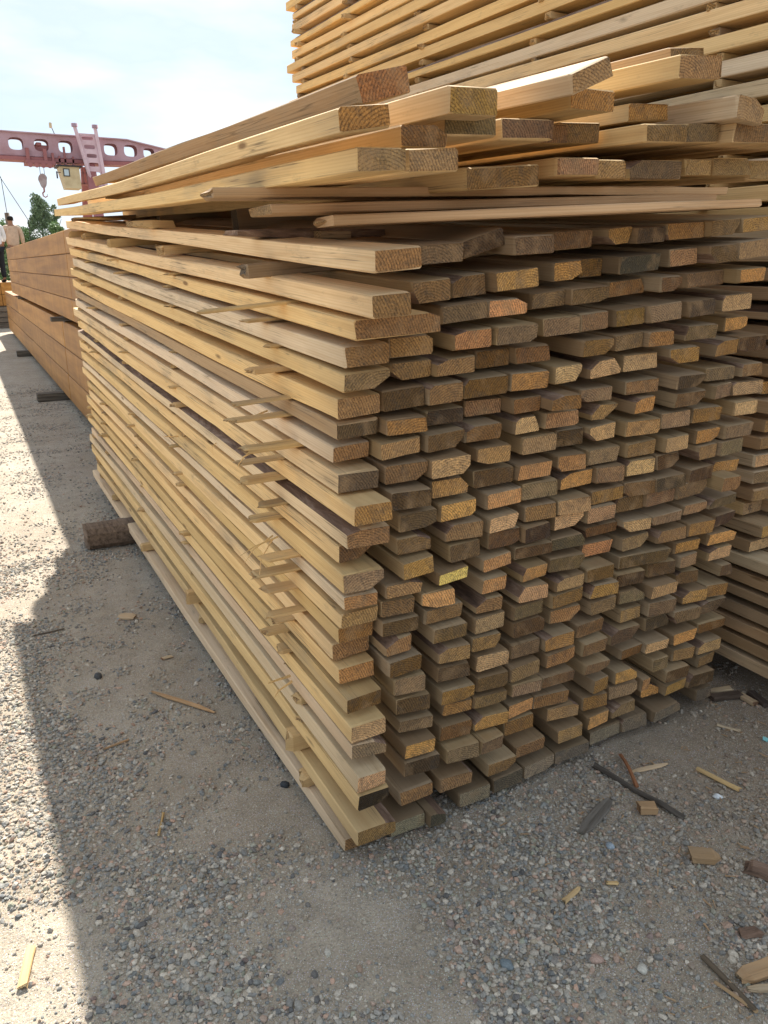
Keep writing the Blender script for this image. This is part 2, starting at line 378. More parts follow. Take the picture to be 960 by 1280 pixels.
# gravel: real stones, half sunk in the sand, thick in drifts and thin on the bare streaks
rs = np.random.RandomState(11)
def ico():
    bm = bmesh.new(); bmesh.ops.create_icosphere(bm, subdivisions=1, radius=1)
    v = np.array([q.co[:] for q in bm.verts]); f = np.array([[q.index for q in p.verts] for p in bm.faces]); bm.free(); return v, f
IV, IF = ico()
def bare(x, y):
    b = np.zeros_like(x)
    for cx, cy, sx, sy, a in ((0.55, 3.2, .10, 1.2, .8), (0.62, 2.0, .06, .5, .5), (0.5, 1.55, .22, .14, .75), (1.75, 1.42, .38, .22, .9), (2.2, 1.5, .45, .4, 1.1), (1.75, 1.15, .22, .2, .8), (1.45, 1.05, .2, .12, .5), (1.02, .92, .16, .08, .9), (0.62, 1.30, .25, .06, .6), (2.4, 1.9, .5, .35, .9), (0.1, 4.4, .3, .5, .5), (.62, 4.0, .12, .8, .7)):
        b = np.maximum(b, a * np.exp(-((x - cx) / sx) ** 2 - ((y - cy) / sy) ** 2))
    return b * .8
def in_view(x, y):
    h = np.radians(27.997); fx = x * np.sin(h) + y * np.cos(h); rx = x * np.cos(h) - y * np.sin(h)
    return (rx > -0.62 * (fx + .5) - .35) & (rx < 0.62 * (fx + .5) + .35)
def scatter(n, rmin, rmax, y0, y1, x0, x1, subdiv_pts, power, seed, dens_pow, keep_far=1.0):
    r_ = np.random.RandomState(seed)
    m = int(n * 6)
    x = r_.uniform(x0, x1, m); y = y0 + (y1 - y0) * r_.uniform(0, 1, m) ** power
    d = 0.55 * vnoise(x, y, 3.1, 21) + 0.45 * vnoise(x, y, 8, 22)
    d = d + .22 * np.exp(-((x - .25) / .33) ** 2 - ((y - 1.9) / 1.1) ** 2) + .12 * np.exp(-((x - .9) / .5) ** 2 - ((y - 1.1) / .35) ** 2) - .06
    p = np.clip((d - 0.30) * 2.6, 0.10, 1) ** dens_pow * (1 - bare(x, y))
    ok = (r_.uniform(0, 1, m) < p) & in_view(x, y)
    ok &= ~((x > .76) & (x < 2.28) & (y > 1.75) & (y < 5.8)) & ~((x > 2.55) & (y > 1.9))
    x = x[ok][:n]; y = y[ok][:n]; n = len(x)
    r = rmin + (rmax - rmin) * r_.beta(1.1, 4.2, n)
    base = subdiv_pts[0]; fc = subdiv_pts[1]; nv = len(base)
    rr = 1 + r_.uniform(-.30, .30, (n, nv, 1))
    sc = np.stack([r * r_.uniform(.8, 1.35, n), r * r_.uniform(.65, 1.1, n), r * r_.uniform(.45, .85, n)], -1)[:, None, :]
    v = base[None] * rr * sc
    a = r_.uniform(0, 6.283, n); c, s = np.cos(a)[:, None], np.sin(a)[:, None]
    tl = r_.uniform(-.4, .4, n)[:, None]
    vz = v[:, :, 2] + v[:, :, 0] * tl
    vx = v[:, :, 0] * c - v[:, :, 1] * s; vy = v[:, :, 0] * s + v[:, :, 1] * c
    P = np.stack([vx + x[:, None], vy + y[:, None], vz + (gz(x, y) + sc[:, 0, 2] * r_.uniform(.1, .6, n))[:, None]], -1)
    pal = np.array([(.21, .215, .22), (.12, .14, .165), (.30, .30, .29), (.40, .375, .345), (.36, .245, .20), (.27, .20, .16), (.165, .19, .21), (.23, .25, .215), (.48, .46, .43), (.06, .066, .08), (.30, .265, .22), (.155, .12, .12)])
    w = np.array([.15, .14, .12, .12, .08, .06, .11, .05, .05, .05, .05, .02]); w /= w.sum()
    colr = pal[r_.choice(len(pal), n, p=w)] * r_.uniform(.75, 1.2, (n, 1))
    dust = r_.uniform(0.08, .5, (n, 1)); dust = np.clip(dust + .35 * np.clip((x - 1.35) / .6, 0, 1)[:, None], 0, .85)
    dc = np.array([[.42, .37, .31]]) + (np.array([[.30, .24, .18]]) - np.array([[.42, .37, .31]])) * np.clip((x - 1.2) / .7, 0, 1)[:, None]
    colr = colr * np.array([[1.25, 1.16, 1.0]]) * (1 - dust) + dc * dust
    tint = np.concatenate([np.repeat(colr[:, None, :], nv, 1), np.ones((n, nv, 1))], -1).reshape(-1, 4)
    F = (fc[None] + (np.arange(n) * nv)[:, None, None]).reshape(-1, 3)
    return P.reshape(-1, 3), F, tint
OV = np.array([(1, 0, 0), (-1, 0, 0), (0, 1, 0), (0, -1, 0), (0, 0, 1), (0, 0, -1)], float)
OF = np.array([(0, 2, 4), (2, 1, 4), (1, 3, 4), (3, 0, 4), (2, 0, 5), (1, 2, 5), (3, 1, 5), (0, 3, 5)])
bm = bmesh.new(); bmesh.ops.create_icosphere(bm, subdivisions=2, radius=1)
IV2 = np.array([q.co[:] for q in bm.verts]); IF2 = np.array([[q.index for q in p.verts] for p in bm.faces]); bm.free()
g = [scatter(52000, .0028, .0105, .62, 4.6, -.7, 3.2, (IV, IF), 1.5, 1, 1.3),
     scatter(14000, .005, .013, 2.6, 12, -.9, 1.1, (IV, IF), 1.4, 2, 1.2),
     scatter(11000, .006, .0145, .62, 4.6, -.6, 3.0, (IV, IF), 1.4, 3, 2.0)]
def merge(g):
    off = 0; P = []; F = []; T = []
    for p, f, t in g: P.append(p); F.append(f + off); T.append(t); off += len(p)
    return np.concatenate(P), np.concatenate(F), np.concatenate(T)
P, F, T = merge(g)
tag(fast_mesh('gravel', P, F, M_STONE, False, T), 'mixed grey, blue and pinkish gravel strewn over the sandy yard', 'gravel', kind='stuff')
g = [scatter(80000, .0011, .0032, .62, 3.6, -.6, 3.2, (OV, OF), 1.5, 5, .35), scatter(16000, .002, .005, 3.0, 9, -.8, .9, (OV, OF), 1.3, 6, .4)]
P, F, T = merge(g)
tag(fast_mesh('grit', P, F, M_STONE, False, T), 'fine grit and crushed stone between the pebbles', 'grit', kind='stuff')

# ------------------------------------------------------------------ the main stack of boards
ENDC = {'b': (0.185, 0.125, 0.068), 'g': (0.165, 0.13, 0.088), 'd': (0.085, 0.06, 0.04), 'y': (0.31, 0.195, 0.08), 'o': (0.30, 0.18, 0.09),
        'p': (0.30, 0.22, 0.135), 'k': (0.135, 0.128, 0.11), 'Y': (0.62, 0.47, 0.17)}
ROWS = [
(1.586,1.707,[(735, 1424, 112, 0), (949, 1604, 121, 1), (1096, 1643, 118, 2), (1216, 1603, 123, 2), (1394, 1671, 129, 0), (1582, 1673, 91, 3), (1674, 1663, 114, 1), (1794, 1666, 154, 3), (1950, 1652, 138, 0), (2096, 1656, 139, 3)]),
(1.497,1.634,[(735, 1425, 87, 0), (923, 1595, 108, 0), (1052, 1629, 103, 0), (1170, 1613, 138, 3), (1411, 1683, 96, 3), (1552, 1737, 73, 3), (1627, 1662, 145, 6), (1841, 1684, 103, 5), (1947, 1636, 118, 0), (2071, 1640, 148, 5)]),
(1.442,1.565,[(735, 1511, 212, 0), (1012, 1604, 133, 1), (1155, 1616, 119, 4), (1322, 1663, 120, 5), (1443, 1639, 126, 0), (1634, 1710, 141, 4), (1777, 1648, 76, 0), (1905, 1680, 171, 5), (2078, 1633, 123, 3)]),
(1.381,1.475,[(735, 1568, 112, 0), (877, 1616, 114, 0), (1046, 1606, 118, 4), (1177, 1602, 122, 1), (1355, 1642, 118, 1), (1475, 1637, 100, 5), (1618, 1656, 112, 3), (1740, 1648, 136, 1), (1916, 1665, 118, 1), (2094, 1686, 123, 5)]),
(1.325,1.401,[(735, 1575, 122, 5), (889, 1632, 111, 0), (1002, 1611, 117, 0), (1158, 1666, 103, 3), (1263, 1632, 104, 4), (1478, 1626, 114, 3), (1615, 1649, 116, 5), (1738, 1637, 97, 3), (1914, 1658, 129, 5), (2169, 1728, 93, 3)]),
(1.256,1.337,[(735, 1614, 117, 0), (860, 1623, 119, 0), (981, 1606, 99, 0), (1098, 1624, 134, 3), (1246, 1628, 122, 3), (1392, 1633, 100, 5), (1521, 1640, 125, 5), (1673, 1667, 137, 5), (1844, 1646, 113, 3), (2073, 1681, 112, 3), (2189, 1680, 120, 0)]),
(1.203,1.255,[(735, 1626, 116, 2), (860, 1599, 109, 3), (990, 1634, 113, 2), (1139, 1684, 116, 5), (1257, 1636, 102, 4), (1361, 1592, 91, 3), (1501, 1646, 122, 1), (1692, 1660, 123, 0), (1870, 1629, 113, 2), (2057, 1684, 125, 1), (2218, 1682, 100, 0)]),
(1.145,1.196,[(735, 1644, 99, 0), (843, 1606, 117, 0), (977, 1610, 118, 0), (1109, 1632, 112, 4), (1275, 1645, 91, 5), (1379, 1639, 114, 0), (1560, 1653, 91, 0), (1720, 1651, 87, 3), (1883, 1648, 138, 0), (2087, 1675, 88, 1), (2187, 1680, 141, 5)]),
(1.078,1.130,[(735, 1612, 108, 1), (862, 1611, 119, 0), (983, 1591, 114, 5), (1145, 1627, 107, 0), (1312, 1655, 122, 5), (1448, 1670, 96, 0), (1552, 1657, 113, 5), (1697, 1649, 133, 0), (1858, 1662, 114, 1), (1997, 1666, 121, 3), (2187, 1665, 105, 5)]),
(1.018,1.054,[(735, 1535, 103, 3), (867, 1584, 112, 0), (1002, 1623, 116, 4), (1150, 1646, 129, 0), (1286, 1634, 123, 4), (1441, 1643, 96, 4), (1556, 1657, 129, 1), (1714, 1658, 124, 0), (1865, 1651, 109, 5), (2028, 1671, 106, 3), (2165, 1671, 133, 1)]),
(0.949,1.001,[(735, 1569, 112, 0), (897, 1601, 109, 1), (1023, 1616, 119, 3), (1182, 1629, 122, 4), (1315, 1640, 120, 1), (1463, 1663, 129, 3), (1594, 1647, 102, 5), (1722, 1655, 112, 5), (1852, 1662, 99, 0), (2043, 1672, 93, 0), (2151, 1674, 116, 1)]),
(0.890,0.930,[(735, 1630, 104, 0), (890, 1605, 105, 0), (1044, 1613, 119, 5), (1183, 1617, 105, 5), (1323, 1633, 109, 0), (1442, 1632, 117, 5), (1587, 1658, 131, 3), (1720, 1654, 121, 0), (1843, 1646, 130, 1), (2010, 1667, 117, 0), (2160, 1697, 118, 3)]),
(0.826,0.887,[(735, 1588, 111, 1), (897, 1582, 95, 3), (1059, 1614, 97, 5), (1200, 1634, 105, 0), (1311, 1621, 96, 2), (1441, 1651, 119, 5), (1565, 1646, 116, 5), (1703, 1669, 113, 0), (1818, 1660, 131, 5), (1962, 1668, 151, 5), (2144, 1633, 76, 0)]),
(0.777,0.815,[(735, 1594, 94, 4), (856, 1595, 104, 0), (1015, 1604, 102, 7), (1171, 1624, 106, 4), (1300, 1639, 129, 0), (1437, 1643, 120, 1), (1593, 1682, 137, 4), (1732, 1654, 111, 5), (1845, 1650, 142, 1), (2015, 1674, 113, 5), (2133, 1673, 142, 1)]),
(0.718,0.738,[(735, 1617, 110, 0), (854, 1615, 95, 0), (970, 1602, 98, 4), (1166, 1612, 89, 4), (1314, 1624, 94, 3), (1428, 1635, 128, 5), (1590, 1685, 127, 4), (1742, 1671, 123, 5), (1892, 1660, 133, 0), (2028, 1653, 119, 3), (2183, 1687, 114, 2)]),
(0.662,0.673,[(735, 1641, 105, 3), (856, 1619, 111, 0), (991, 1626, 122, 0), (1153, 1616, 90, 0), (1299, 1616, 107, 5), (1448, 1628, 112, 5), (1575, 1635, 110, 3), (1739, 1663, 222, 0), (2001, 1677, 116, 3), (2164, 1679, 137, 3)]),
(0.602,0.614,[(735, 1676, 116, 0), (864, 1615, 82, 0), (1013, 1612, 107, 0), (1147, 1615, 108, 1), (1293, 1631, 117, 1), (1443, 1639, 130, 3), (1596, 1632, 110, 3), (1724, 1655, 118, 0), (1884, 1675, 118, 0), (2024, 1675, 92, 5), (2177, 1680, 111, 5)]),
(0.543,0.547,[(735, 1641, 109, 3), (868, 1608, 106, 3), (1026, 1605, 103, 0), (1147, 1619, 94, 0), (1304, 1639, 122, 0), (1459, 1652, 113, 4), (1610, 1648, 117, 5), (1751, 1660, 109, 1), (1877, 1644, 114, 5), (2040, 1687, 100, 0), (2240, 1672, 65, 2)]),
(0.477,0.471,[(735, 1596, 106, 3), (891, 1613, 96, 1), (1033, 1617, 107, 1), (1165, 1620, 112, 5), (1299, 1639, 109, 1), (1421, 1630, 120, 3), (1567, 1654, 116, 0), (1769, 1672, 95, 0), (1888, 1656, 122, 1), (2070, 1674, 110, 3), (2186, 1676, 101, 3)]),
(0.407,0.406,[(735, 1572, 106, 5), (903, 1621, 105, 0), (1041, 1609, 110, 3), (1171, 1620, 110, 0), (1291, 1623, 113, 5), (1440, 1639, 119, 4), (1590, 1640, 104, 0), (1722, 1658, 133, 2), (1899, 1679, 120, 1), (2029, 1668, 125, 5), (2172, 1683, 132, 1)]),
(0.354,0.324,[(735, 1563, 102, 1), (911, 1618, 105, 1), (1066, 1638, 99, 3), (1167, 1628, 118, 0), (1311, 1632, 113, 1), (1426, 1631, 124, 0), (1601, 1637, 107, 5), (1787, 1669, 102, 3), (1892, 1656, 107, 5), (2032, 1668, 130, 3), (2184, 1687, 140, 3)]),
(0.278,0.241,[(735, 1533, 87, 5), (918, 1599, 99, 3), (1052, 1629, 108, 4), (1174, 1628, 121, 3), (1308, 1647, 102, 4), (1412, 1645, 130, 4), (1647, 1643, 75, 3), (1756, 1653, 105, 3), (1941, 1663, 79, 5), (2064, 1681, 100, 0), (2186, 1676, 117, 5)]),
(0.213,0.179,[(735, 1536, 97, 2), (922, 1607, 114, 2), (1063, 1603, 110, 1), (1179, 1602, 86, 1), (1302, 1651, 114, 3), (1472, 1648, 126, 0), (1619, 1649, 106, 3), (1749, 1660, 123, 1), (1890, 1656, 41, 4), (2014, 1659, 114, 0), (2206, 1689, 91, 0)]),
(0.103,0.124,[(735, 1537, 121, 0), (915, 1622, 111, 0), (1044, 1610, 116, 0), (1210, 1603, 106, 0), (1336, 1637, 123, 0), (1510, 1635, 106, 0), (1647, 1650, 100, 3), (1764, 1657, 109, 5), (1954, 1705, 78, 3), (2034, 1675, 112, 3), (2148, 1667, 130, 0)]),
(0.015,0.043,[(735, 1617, 117, 0), (877, 1608, 115, 6), (995, 1584, 56, 6), (1120, 1618, 114, 6), (1251, 1625, 118, 6), (1374, 1632, 130, 6), (1513, 1643, 144, 6), (1686, 1675, 146, 6), (1833, 1668, 118, 6), (1974, 1661, 146, 6), (2218, 1682, 79, 6)]),
]
LEFT_SIDE = [.38, .35, .05, .48, .1, .0, .7, .5, .35, .1, .42, .1, .05, .48, .15, .02, .3, .05, .1, .05, .6, .45, .1, .25, .55]
CODE = ['b', 'g', 'd', 'y', 'o', 'p', 'k', 'Y']
def endc(code, rnd, k=0.14):
    c = ENDC[code]; f = rnd.choice((rnd.uniform(.4, .8), rnd.uniform(.8, 1.4), rnd.uniform(1.0, 1.75)))
    return tuple(min(1, v * f * g_ * rnd.uniform(1 - k * .4, 1 + k * .4)) for v, g_ in zip(c, (1.5, 1.3, 1.06)))
ST = thing('lumber_stack', 'large stack of rough sawn boards in the middle, with its side and grey ends showing', 'lumber stack', (0.73, 1.6, 0))
rnd = random.Random(5)
YF = 5.72
def zfar(zn): return 0.117 + (zn - 0.015) / 1.571 * 1.705
TH = []
for k, (z0, z1, bs) in enumerate(ROWS):
    t = 0.046 if k == 0 else min(0.051, ROWS[k - 1][0] - z0 - 0.0105)
    if k >= 23: t = 0.05
    TH.append(t)
    s = (z1 - z0) / 1.565
    dz = zfar(z0) - z0
    for i, (x, y, w, ci) in enumerate(bs):
        x, y, w = x / 1000, y / 1000, w / 1000
        zb = z0 + s * (x - .735) + (rnd.uniform(-.0015, .0015) if i else 0)
        wv = Vector((w, 0, w * s))
        L = YF + rnd.uniform(-.12, .12) - y
        far = Vector((x - .055 + rnd.uniform(-.008, .008), y + L, zb + dz * L / (YF - 1.6)))
        tt = t * rnd.uniform(.92, 1.0); wv.z += w * rnd.uniform(-.022, .022) * (1 if i else .4)
        wane = []
        r = rnd.random()
        if r < .42: wane.append((rnd.choice((0, 1, 1, 2, 3, 3)), rnd.uniform(.008, .042), rnd.uniform(.008, .030)))
        if r < .05: wane.append((rnd.choice((1, 2)), rnd.uniform(.02, .05), tt * .75)) if not wane or wane[0][0] not in (1, 2) else None
        if k == 0 and i == 2: wv.z = w * .30
        kw = dict(skew=rnd.uniform(-.012, .012), skew_z=rnd.uniform(-.005, .005), rough=.0024)
        if i == 0:
            kw.update(segs=14, bow_z=rnd.uniform(-.012, .006), bow_x=rnd.uniform(-.012, .014), wig=.0026)
            wane = [q for q in wane if q[0] in (1, 2)]
            if k == 10: wane = [(3, .035, .010)]
            a = LEFT_SIDE[k]
        else:
            kw.update(segs=2, bow_z=rnd.uniform(-.004, .004)); a = rnd.uniform(.25, .85) if ci != 6 else .95
        o = board('board', (x, y, zb), far, wv, tt, rnd, ST, (*endc(CODE[ci], rnd), a), wane=wane, **kw)
        o.pass_index = 1 if i else 0  # inner boards get the shade between boards in their side colour
# stickers laid crosswise in every gap; their broken tips stand out of the near long side
TIP = {0: .66, 1: .512, 2: .664, 3: .70, 4: .652, 5: .578, 6: .584, 7: .59, 8: .60, 9: .625, 10: .66, 11: .65, 12: .636, 13: .606, 14: .640, 15: .634, 16: .68, 17: .66, 18: .70, 19: .735, 20: .72, 21: .735, 22: .70, 23: .715}
for k in range(len(ROWS) - 1):
    zu, zl = ROWS[k][0], ROWS[k + 1][0]
    s = ((ROWS[k][1] - zu) + (ROWS[k + 1][1] - zl)) / 2 / 1.565
    for q, ys_ in enumerate((1.97, 3.12, 4.12, 5.05, 5.6)):
        y = ys_ + rnd.uniform(-.07, .07) + (0.0 if q else 0.03 * math.sin(k * .8))
        u = (y - 1.6) / (YF - 1.6)
        zt = zu + (zfar(zu) - zu) * u - .0015; zb = zl + TH[k + 1] + (zfar(zl) - zl) * u + .0012
        if zt - zb < .008: zb = zt - .010
        wy = rnd.uniform(.042, .058) if q == 0 else rnd.uniform(.03, .045)
        xt = TIP[k] if q == 0 else .735 - .055 * u + rnd.choice((0, .01, .02, -.02, -.035, .0, .015))
        dy = rnd.uniform(-.04, .04)
        grey = (q and rnd.random() < .06) or (q == 0 and k == 0)
        o = board('sticker', (xt, y + wy / 2, zb + s * (xt - .735)), (2.31, y + wy / 2 + dy, zb + s * 1.575), Vector((0, -wy, 0)), zt - zb, rnd, ST,
                  ((.15, .12, .09) if grey else (.46, .30, .14)) + ((.9,) if grey else (rnd.uniform(0, .2),)),
                  segs=8, skew=rnd.uniform(-.02, .02), rough=.010 if q == 0 else .005, taper=rnd.choice((.03, .1, .2)) if q == 0 else .05)
# long splinters torn from sticker ends
for (x, y, z, dx, dy, dz, r) in ((.665, 1.99, .86, -.075, -.05, -.05, .0028), (.66, 1.97, .86, -.045, -.08, -.085, .0025), (.67, 1.96, .865, -.09, -.02, -.03, .003), (.64, 1.98, 1.125, -.05, -.03, -.04, .0035),
                               (.67, 2.0, 1.22, -.04, -.05, -.015, .003), (.685, 1.95, .42, -.05, -.03, .012, .005), (.69, 1.95, .40, -.045, -.05, -.01, .004), (.66, 3.05, .95, -.03, -.02, .01, .003), (.70, 2.6, 1.02, -.01, -.05, -.04, .002)):
    o = tube('splinter', [(x + .03, y, z), (x + dx * .5, y + dy * .5, z + dz * .45), (x + dx, y + dy, z + dz)], r, M_SIDE, ST, 5, r * .25, False); o.color = (.5, .3, .12, .1)

# ------------------------------------------------------------------ the tall stack behind and to the right
S2 = thing('lumber_stack', 'taller stack of pale boards at right, rising past the top of the picture', 'lumber stack', (2.5, 1.6, 0))
zz = .106; rows2 = []
while zz < 3.95:
    p = .0655 if zz < 1.75 else .083
    rows2.append((zz, .046 if zz < 1.75 else .053, p)); zz += p
rest = []
n_ind = 0
for k, (z, t, p) in enumerate(rows2):
    sl = .0 if z < 1.2 else .03 * min(1, (z - 1.2) / 1.2)
    for c in range(7):
        x = 2.5 + c * .129 + rnd.uniform(-.004, .004) + (rnd.uniform(-.006, .01) if c == 0 else 0)
        w = .122 * rnd.uniform(.93, 1.0)
        if z < .56: y = 1.42 + rnd.uniform(-.03, .03)
        elif z < 1.75: y = 1.77 + rnd.uniform(-.06, .05)
        else: y = 1.62 + rnd.uniform(-.05, .05)
        yf = 6.2 + rnd.uniform(-.13, .13) - (.0 if c else 0)
        zb = z + rnd.uniform(-.002, .002)
        col = endc(rnd.choice(('p', 'p', 'y', 'o', 'b', 'g')) if z > .55 else 'b', rnd)
        a = rnd.choice((.0, .05, .15, .3, .45, .5)) if z > 1.7 else rnd.choice((.5, .66, .75, .8, .86))  # lower rows browner: the deep shade of the gap is in the colour
        seed = rnd.randrange(10**6)
        kw = dict(segs=8 if c == 0 else 2, bow_z=rnd.uniform(-.008, .008), bow_x=rnd.uniform(-.01, .01) if c == 0 else 0, wig=.0015 if c == 0 else 0, skew=rnd.uniform(-.01, .01),
                  wane=[(rnd.choice((0, 3)), rnd.uniform(.01, .03), rnd.uniform(.008, .022))] if rnd.random() < .16 else ())
        if c < 4:
            o = board('board', (x, y, zb), (x, yf, zb + sl * (yf - y)), (w, 0, 0), t, rnd, S2, (*col, a), **kw)
            if z < .56: o.pass_index = 1  # lowest rows take the painted gap shade too
            if c == 0 and abs(z - .70) < .034: MARKED = o
        else:
            M, L, ww = frame((x, y, zb), (x, yf, zb + sl * (yf - y)), (w, 0, 0)); M = Matrix.Translation(-S2.location) @ M
            V, F, MI = board_geo(L, ww, t, rnd, segs=2); rest.append(([tuple(M @ Vector(v)) for v in V], F, MI))
    if k:
        for ys_ in (2.15, 3.2, 4.25, 5.2, 6.05):
            y = ys_ + rnd.uniform(-.07, .07); zl = rows2[k - 1][0] + rows2[k - 1][1] + sl * (y - 1.7) + .001
            xt = 2.5 - rnd.choice((0, 0, .01, .03, .05, .0)); wy = rnd.uniform(.03, .045)
            if k % 1 == 0:
                M_ = p - rows2[k - 1][1] - .002
                board('sticker', (xt, y + wy, zl), (3.38, y + wy, zl), (0, -wy, 0), max(.012, (z - rows2[k - 1][0]) - rows2[k - 1][1] - .002), rnd, S2, (.42, .26, .11, rnd.choice((.1, .3, .9))), segs=2, rough=.005, taper=.2, skew=rnd.uniform(-.03, .03))
V = []; F = []; MI = []
for v, f, mi in rest:
    b = len(V); V += v; F += [tuple(i + b for i in q) for q in f]; MI += mi
me = bpy.data.meshes.new('boards_behind'); me.from_pydata(V, [], F)
for m in (M_SIDE, M_END, M_BARK): me.materials.append(m)
me.polygons.foreach_set('material_index', MI); me.update()
o = bpy.data.objects.new('boards_behind', me); COL.objects.link(o); o.parent = S2; o['kind'] = 'stuff'; o.color = (.3, .2, .1, .2)
for y in (2.9, 3.8, 4.8, 5.9):
    o = board('bearer', (2.46, y + .09, .012), (3.45, y + .09, .012), (0, -.09, 0), .09, rnd, S2, (.09, .075, .06, 1), mats=(M_OLD, M_OLD, M_OLD), segs=2)

# ------------------------------------------------------------------ loose heap lying on top of the main stack
HEAP = 'loose boards heaped on top of the main stack'
def hb(x, y, z, w, roll, t, label, col, a, dx=0.0, L=4.25, rise=.14, seed=1, wane=(), **kw):
    r = random.Random(seed); ro = math.radians(roll)
    wv = Vector((w * math.cos(ro), 0, w * math.sin(ro)))
    kw.setdefault('segs', 10); kw.setdefault('skew', r.uniform(-.012, .012)); kw.setdefault('rough', .0042); kw.setdefault('wig', .0018)
    o = board('board', (x, y, z), (x + dx, y + L, z + rise * L / 4.25), wv, t, r, None, (*[c * q_ * r.uniform(.92, 1.08) for c, q_ in zip(ENDC[col], (1.3, 1.1, .85))], a), wane=wane, **kw)
    tag(o, label, 'board', HEAP); return o
hb(.705, 1.42, 1.884, .116, 15, .047, 'topmost left board of the heap, grey side and brown ringed end', 'o', .85, dx=.03, L=3.3, rise=.16, seed=2)
hb(.629, 1.34, 1.822, .100, 9, .041, 'long pale board under the topmost grey one, dark mottled end', 'y', .3, dx=.004, seed=3, bow_z=-.01)
hb(.670, 1.36, 1.760, .098, 2.8, .042, 'lowest long yellow board on the left edge of the heap', 'p', .08, dx=-.063, seed=4, bow_z=-.012)
hb(.787, 1.38, 1.768, .116, 4, .042, 'yellow board with a pale end, pressed against the lowest left board', 'p', .2, dx=-.05, seed=5)
hb(.836, 1.50, 1.830, .114, 3.6, .043, 'bark-topped board with a domed rough end, second from left in its layer', 'b', .25, seed=6, wane=((2, .03, .018),))
hb(.975, 1.55, 1.866, .132, 2.4, .044, 'rough-ended board right of the bark-topped one', 'g', .3, seed=7)
hb(1.125, 1.55, 1.867, .139, 3.1, .045, 'board with a dark diagonal stain on its end, under the tilted sunlit board', 'g', .2, seed=8)
hb(1.31, 1.70, 1.895, .128, 3.0, .045, 'recessed brownish board between two wider ends in the middle layer', 'b', .2, seed=9)
hb(1.456, 1.75, 1.908, .140, 3.8, .050, 'set-back grey-brown board just right of the heap centre', 'b', .3, seed=10)
hb(1.610, 1.60, 1.900, .145, 3.0, .045, 'plain brown-ended board below the short block end', 'b', .1, seed=11)
hb(1.775, 1.62, 1.912, .127, 3.7, .047, 'grey-ended board near the right end of the middle layer', 'g', .3, seed=12)
hb(1.920, 1.58, 1.918, .176, 2.4, .049, 'wide board at the right end of the middle layer', 'b', .3, seed=13)
hb(2.110, 1.62, 1.925, .150, 2.4, .047, 'board running off the right side of the picture in the middle layer', 'g', .3, seed=14)
hb(.931, 1.47, 1.895, .125, 2.5, .054, 'thick pale board with a square speckled end, beside the topmost left one', 'y', .35, dx=-.01, L=3.9, seed=15)
hb(1.212, 1.42, 1.946, .112, 24, .042, 'tilted board with a bright sunlit top face', 'p', .6, dx=.0, L=4.1, rise=.18, seed=16)
hb(1.825, 1.75, 2.126, .137, 6, .046, 'grey-sided board lying uppermost on the right of the heap', 'b', .7, dx=-.1, seed=17)
hb(1.710, 1.60, 2.058, .153, 4.9, .056, 'big yellow board with a knotty pale end, right of the tilted one', 'p', .05, dx=-.14, seed=18)
hb(1.320, 1.56, 1.946, .140, 3.0, .046, 'board lying directly under the tilted sunlit board', 'y', .2, seed=19)
hb(1.869, 1.55, 1.968, .122, -3, .058, 'whitish wide board sloping down at the right, over the middle layer', 'p', .55, dx=-.12, seed=20, wane=((2, .05, .02),))
hb(1.625, 1.68, 1.964, .137, 4.4, .042, 'narrow light board left of the whitish sloping board', 'y', .3, seed=21)
hb(1.700, 2.10, 2.045, .14, -4, .022, 'thin tapering slab under the big yellow board', 'p', .1, L=2.6, seed=22, taper=.6)
hb(1.075, 1.62, 1.766, .22, 5, .050, 'dark orange-brown board in the bottom layer of the heap', 'b', .15, seed=23)
hb(1.345, 1.62, 1.808, .136, 2.7, .045, 'board with a clean pale rectangular end in the bottom layer', 'p', .2, seed=24)
hb(1.495, 1.64, 1.812, .095, 2.6, .046, 'narrow board right of the clean pale end', 'p', .1, seed=25)
hb(1.620, 1.66, 1.818, .200, 2.6, .050, 'bark-edged board with a cracked grey and tan end in the bottom layer', 'g', .1, seed=26, wane=((3, .05, .022),))
hb(1.833, 1.66, 1.834, .106, 2.7, .047, 'tan-ended board right of the cracked bark-edged one', 'p', .1, seed=27)
hb(1.975, 1.68, 1.846, .143, 2.7, .049, 'board with a slanting cut end near the right of the bottom layer', 'p', .1, seed=28, skew_z=.02)
hb(2.131, 1.69, 1.843, .134, 2.6, .055, 'last board of the bottom layer at the right edge', 'p', .3, seed=29)
hb(.95, 2.3, 1.965, .15, 3, .045, 'short board at the back of the heap with a sunlit yellow top', 'y', .02, dx=-.06, L=3.3, rise=.18, seed=30)
for i, (x, z, y) in enumerate(((1.45, 1.99, 2.0), (1.03, 1.955, 2.4), (2.03, 1.99, 1.95))):
    hb(x, y, z, .13, 3, .045, ('half hidden board filling the middle of the heap top', 'recessed board behind the thick pale one', 'half hidden board under the right side of the heap top')[i], 'b', .4, L=3.4, seed=31 + i)
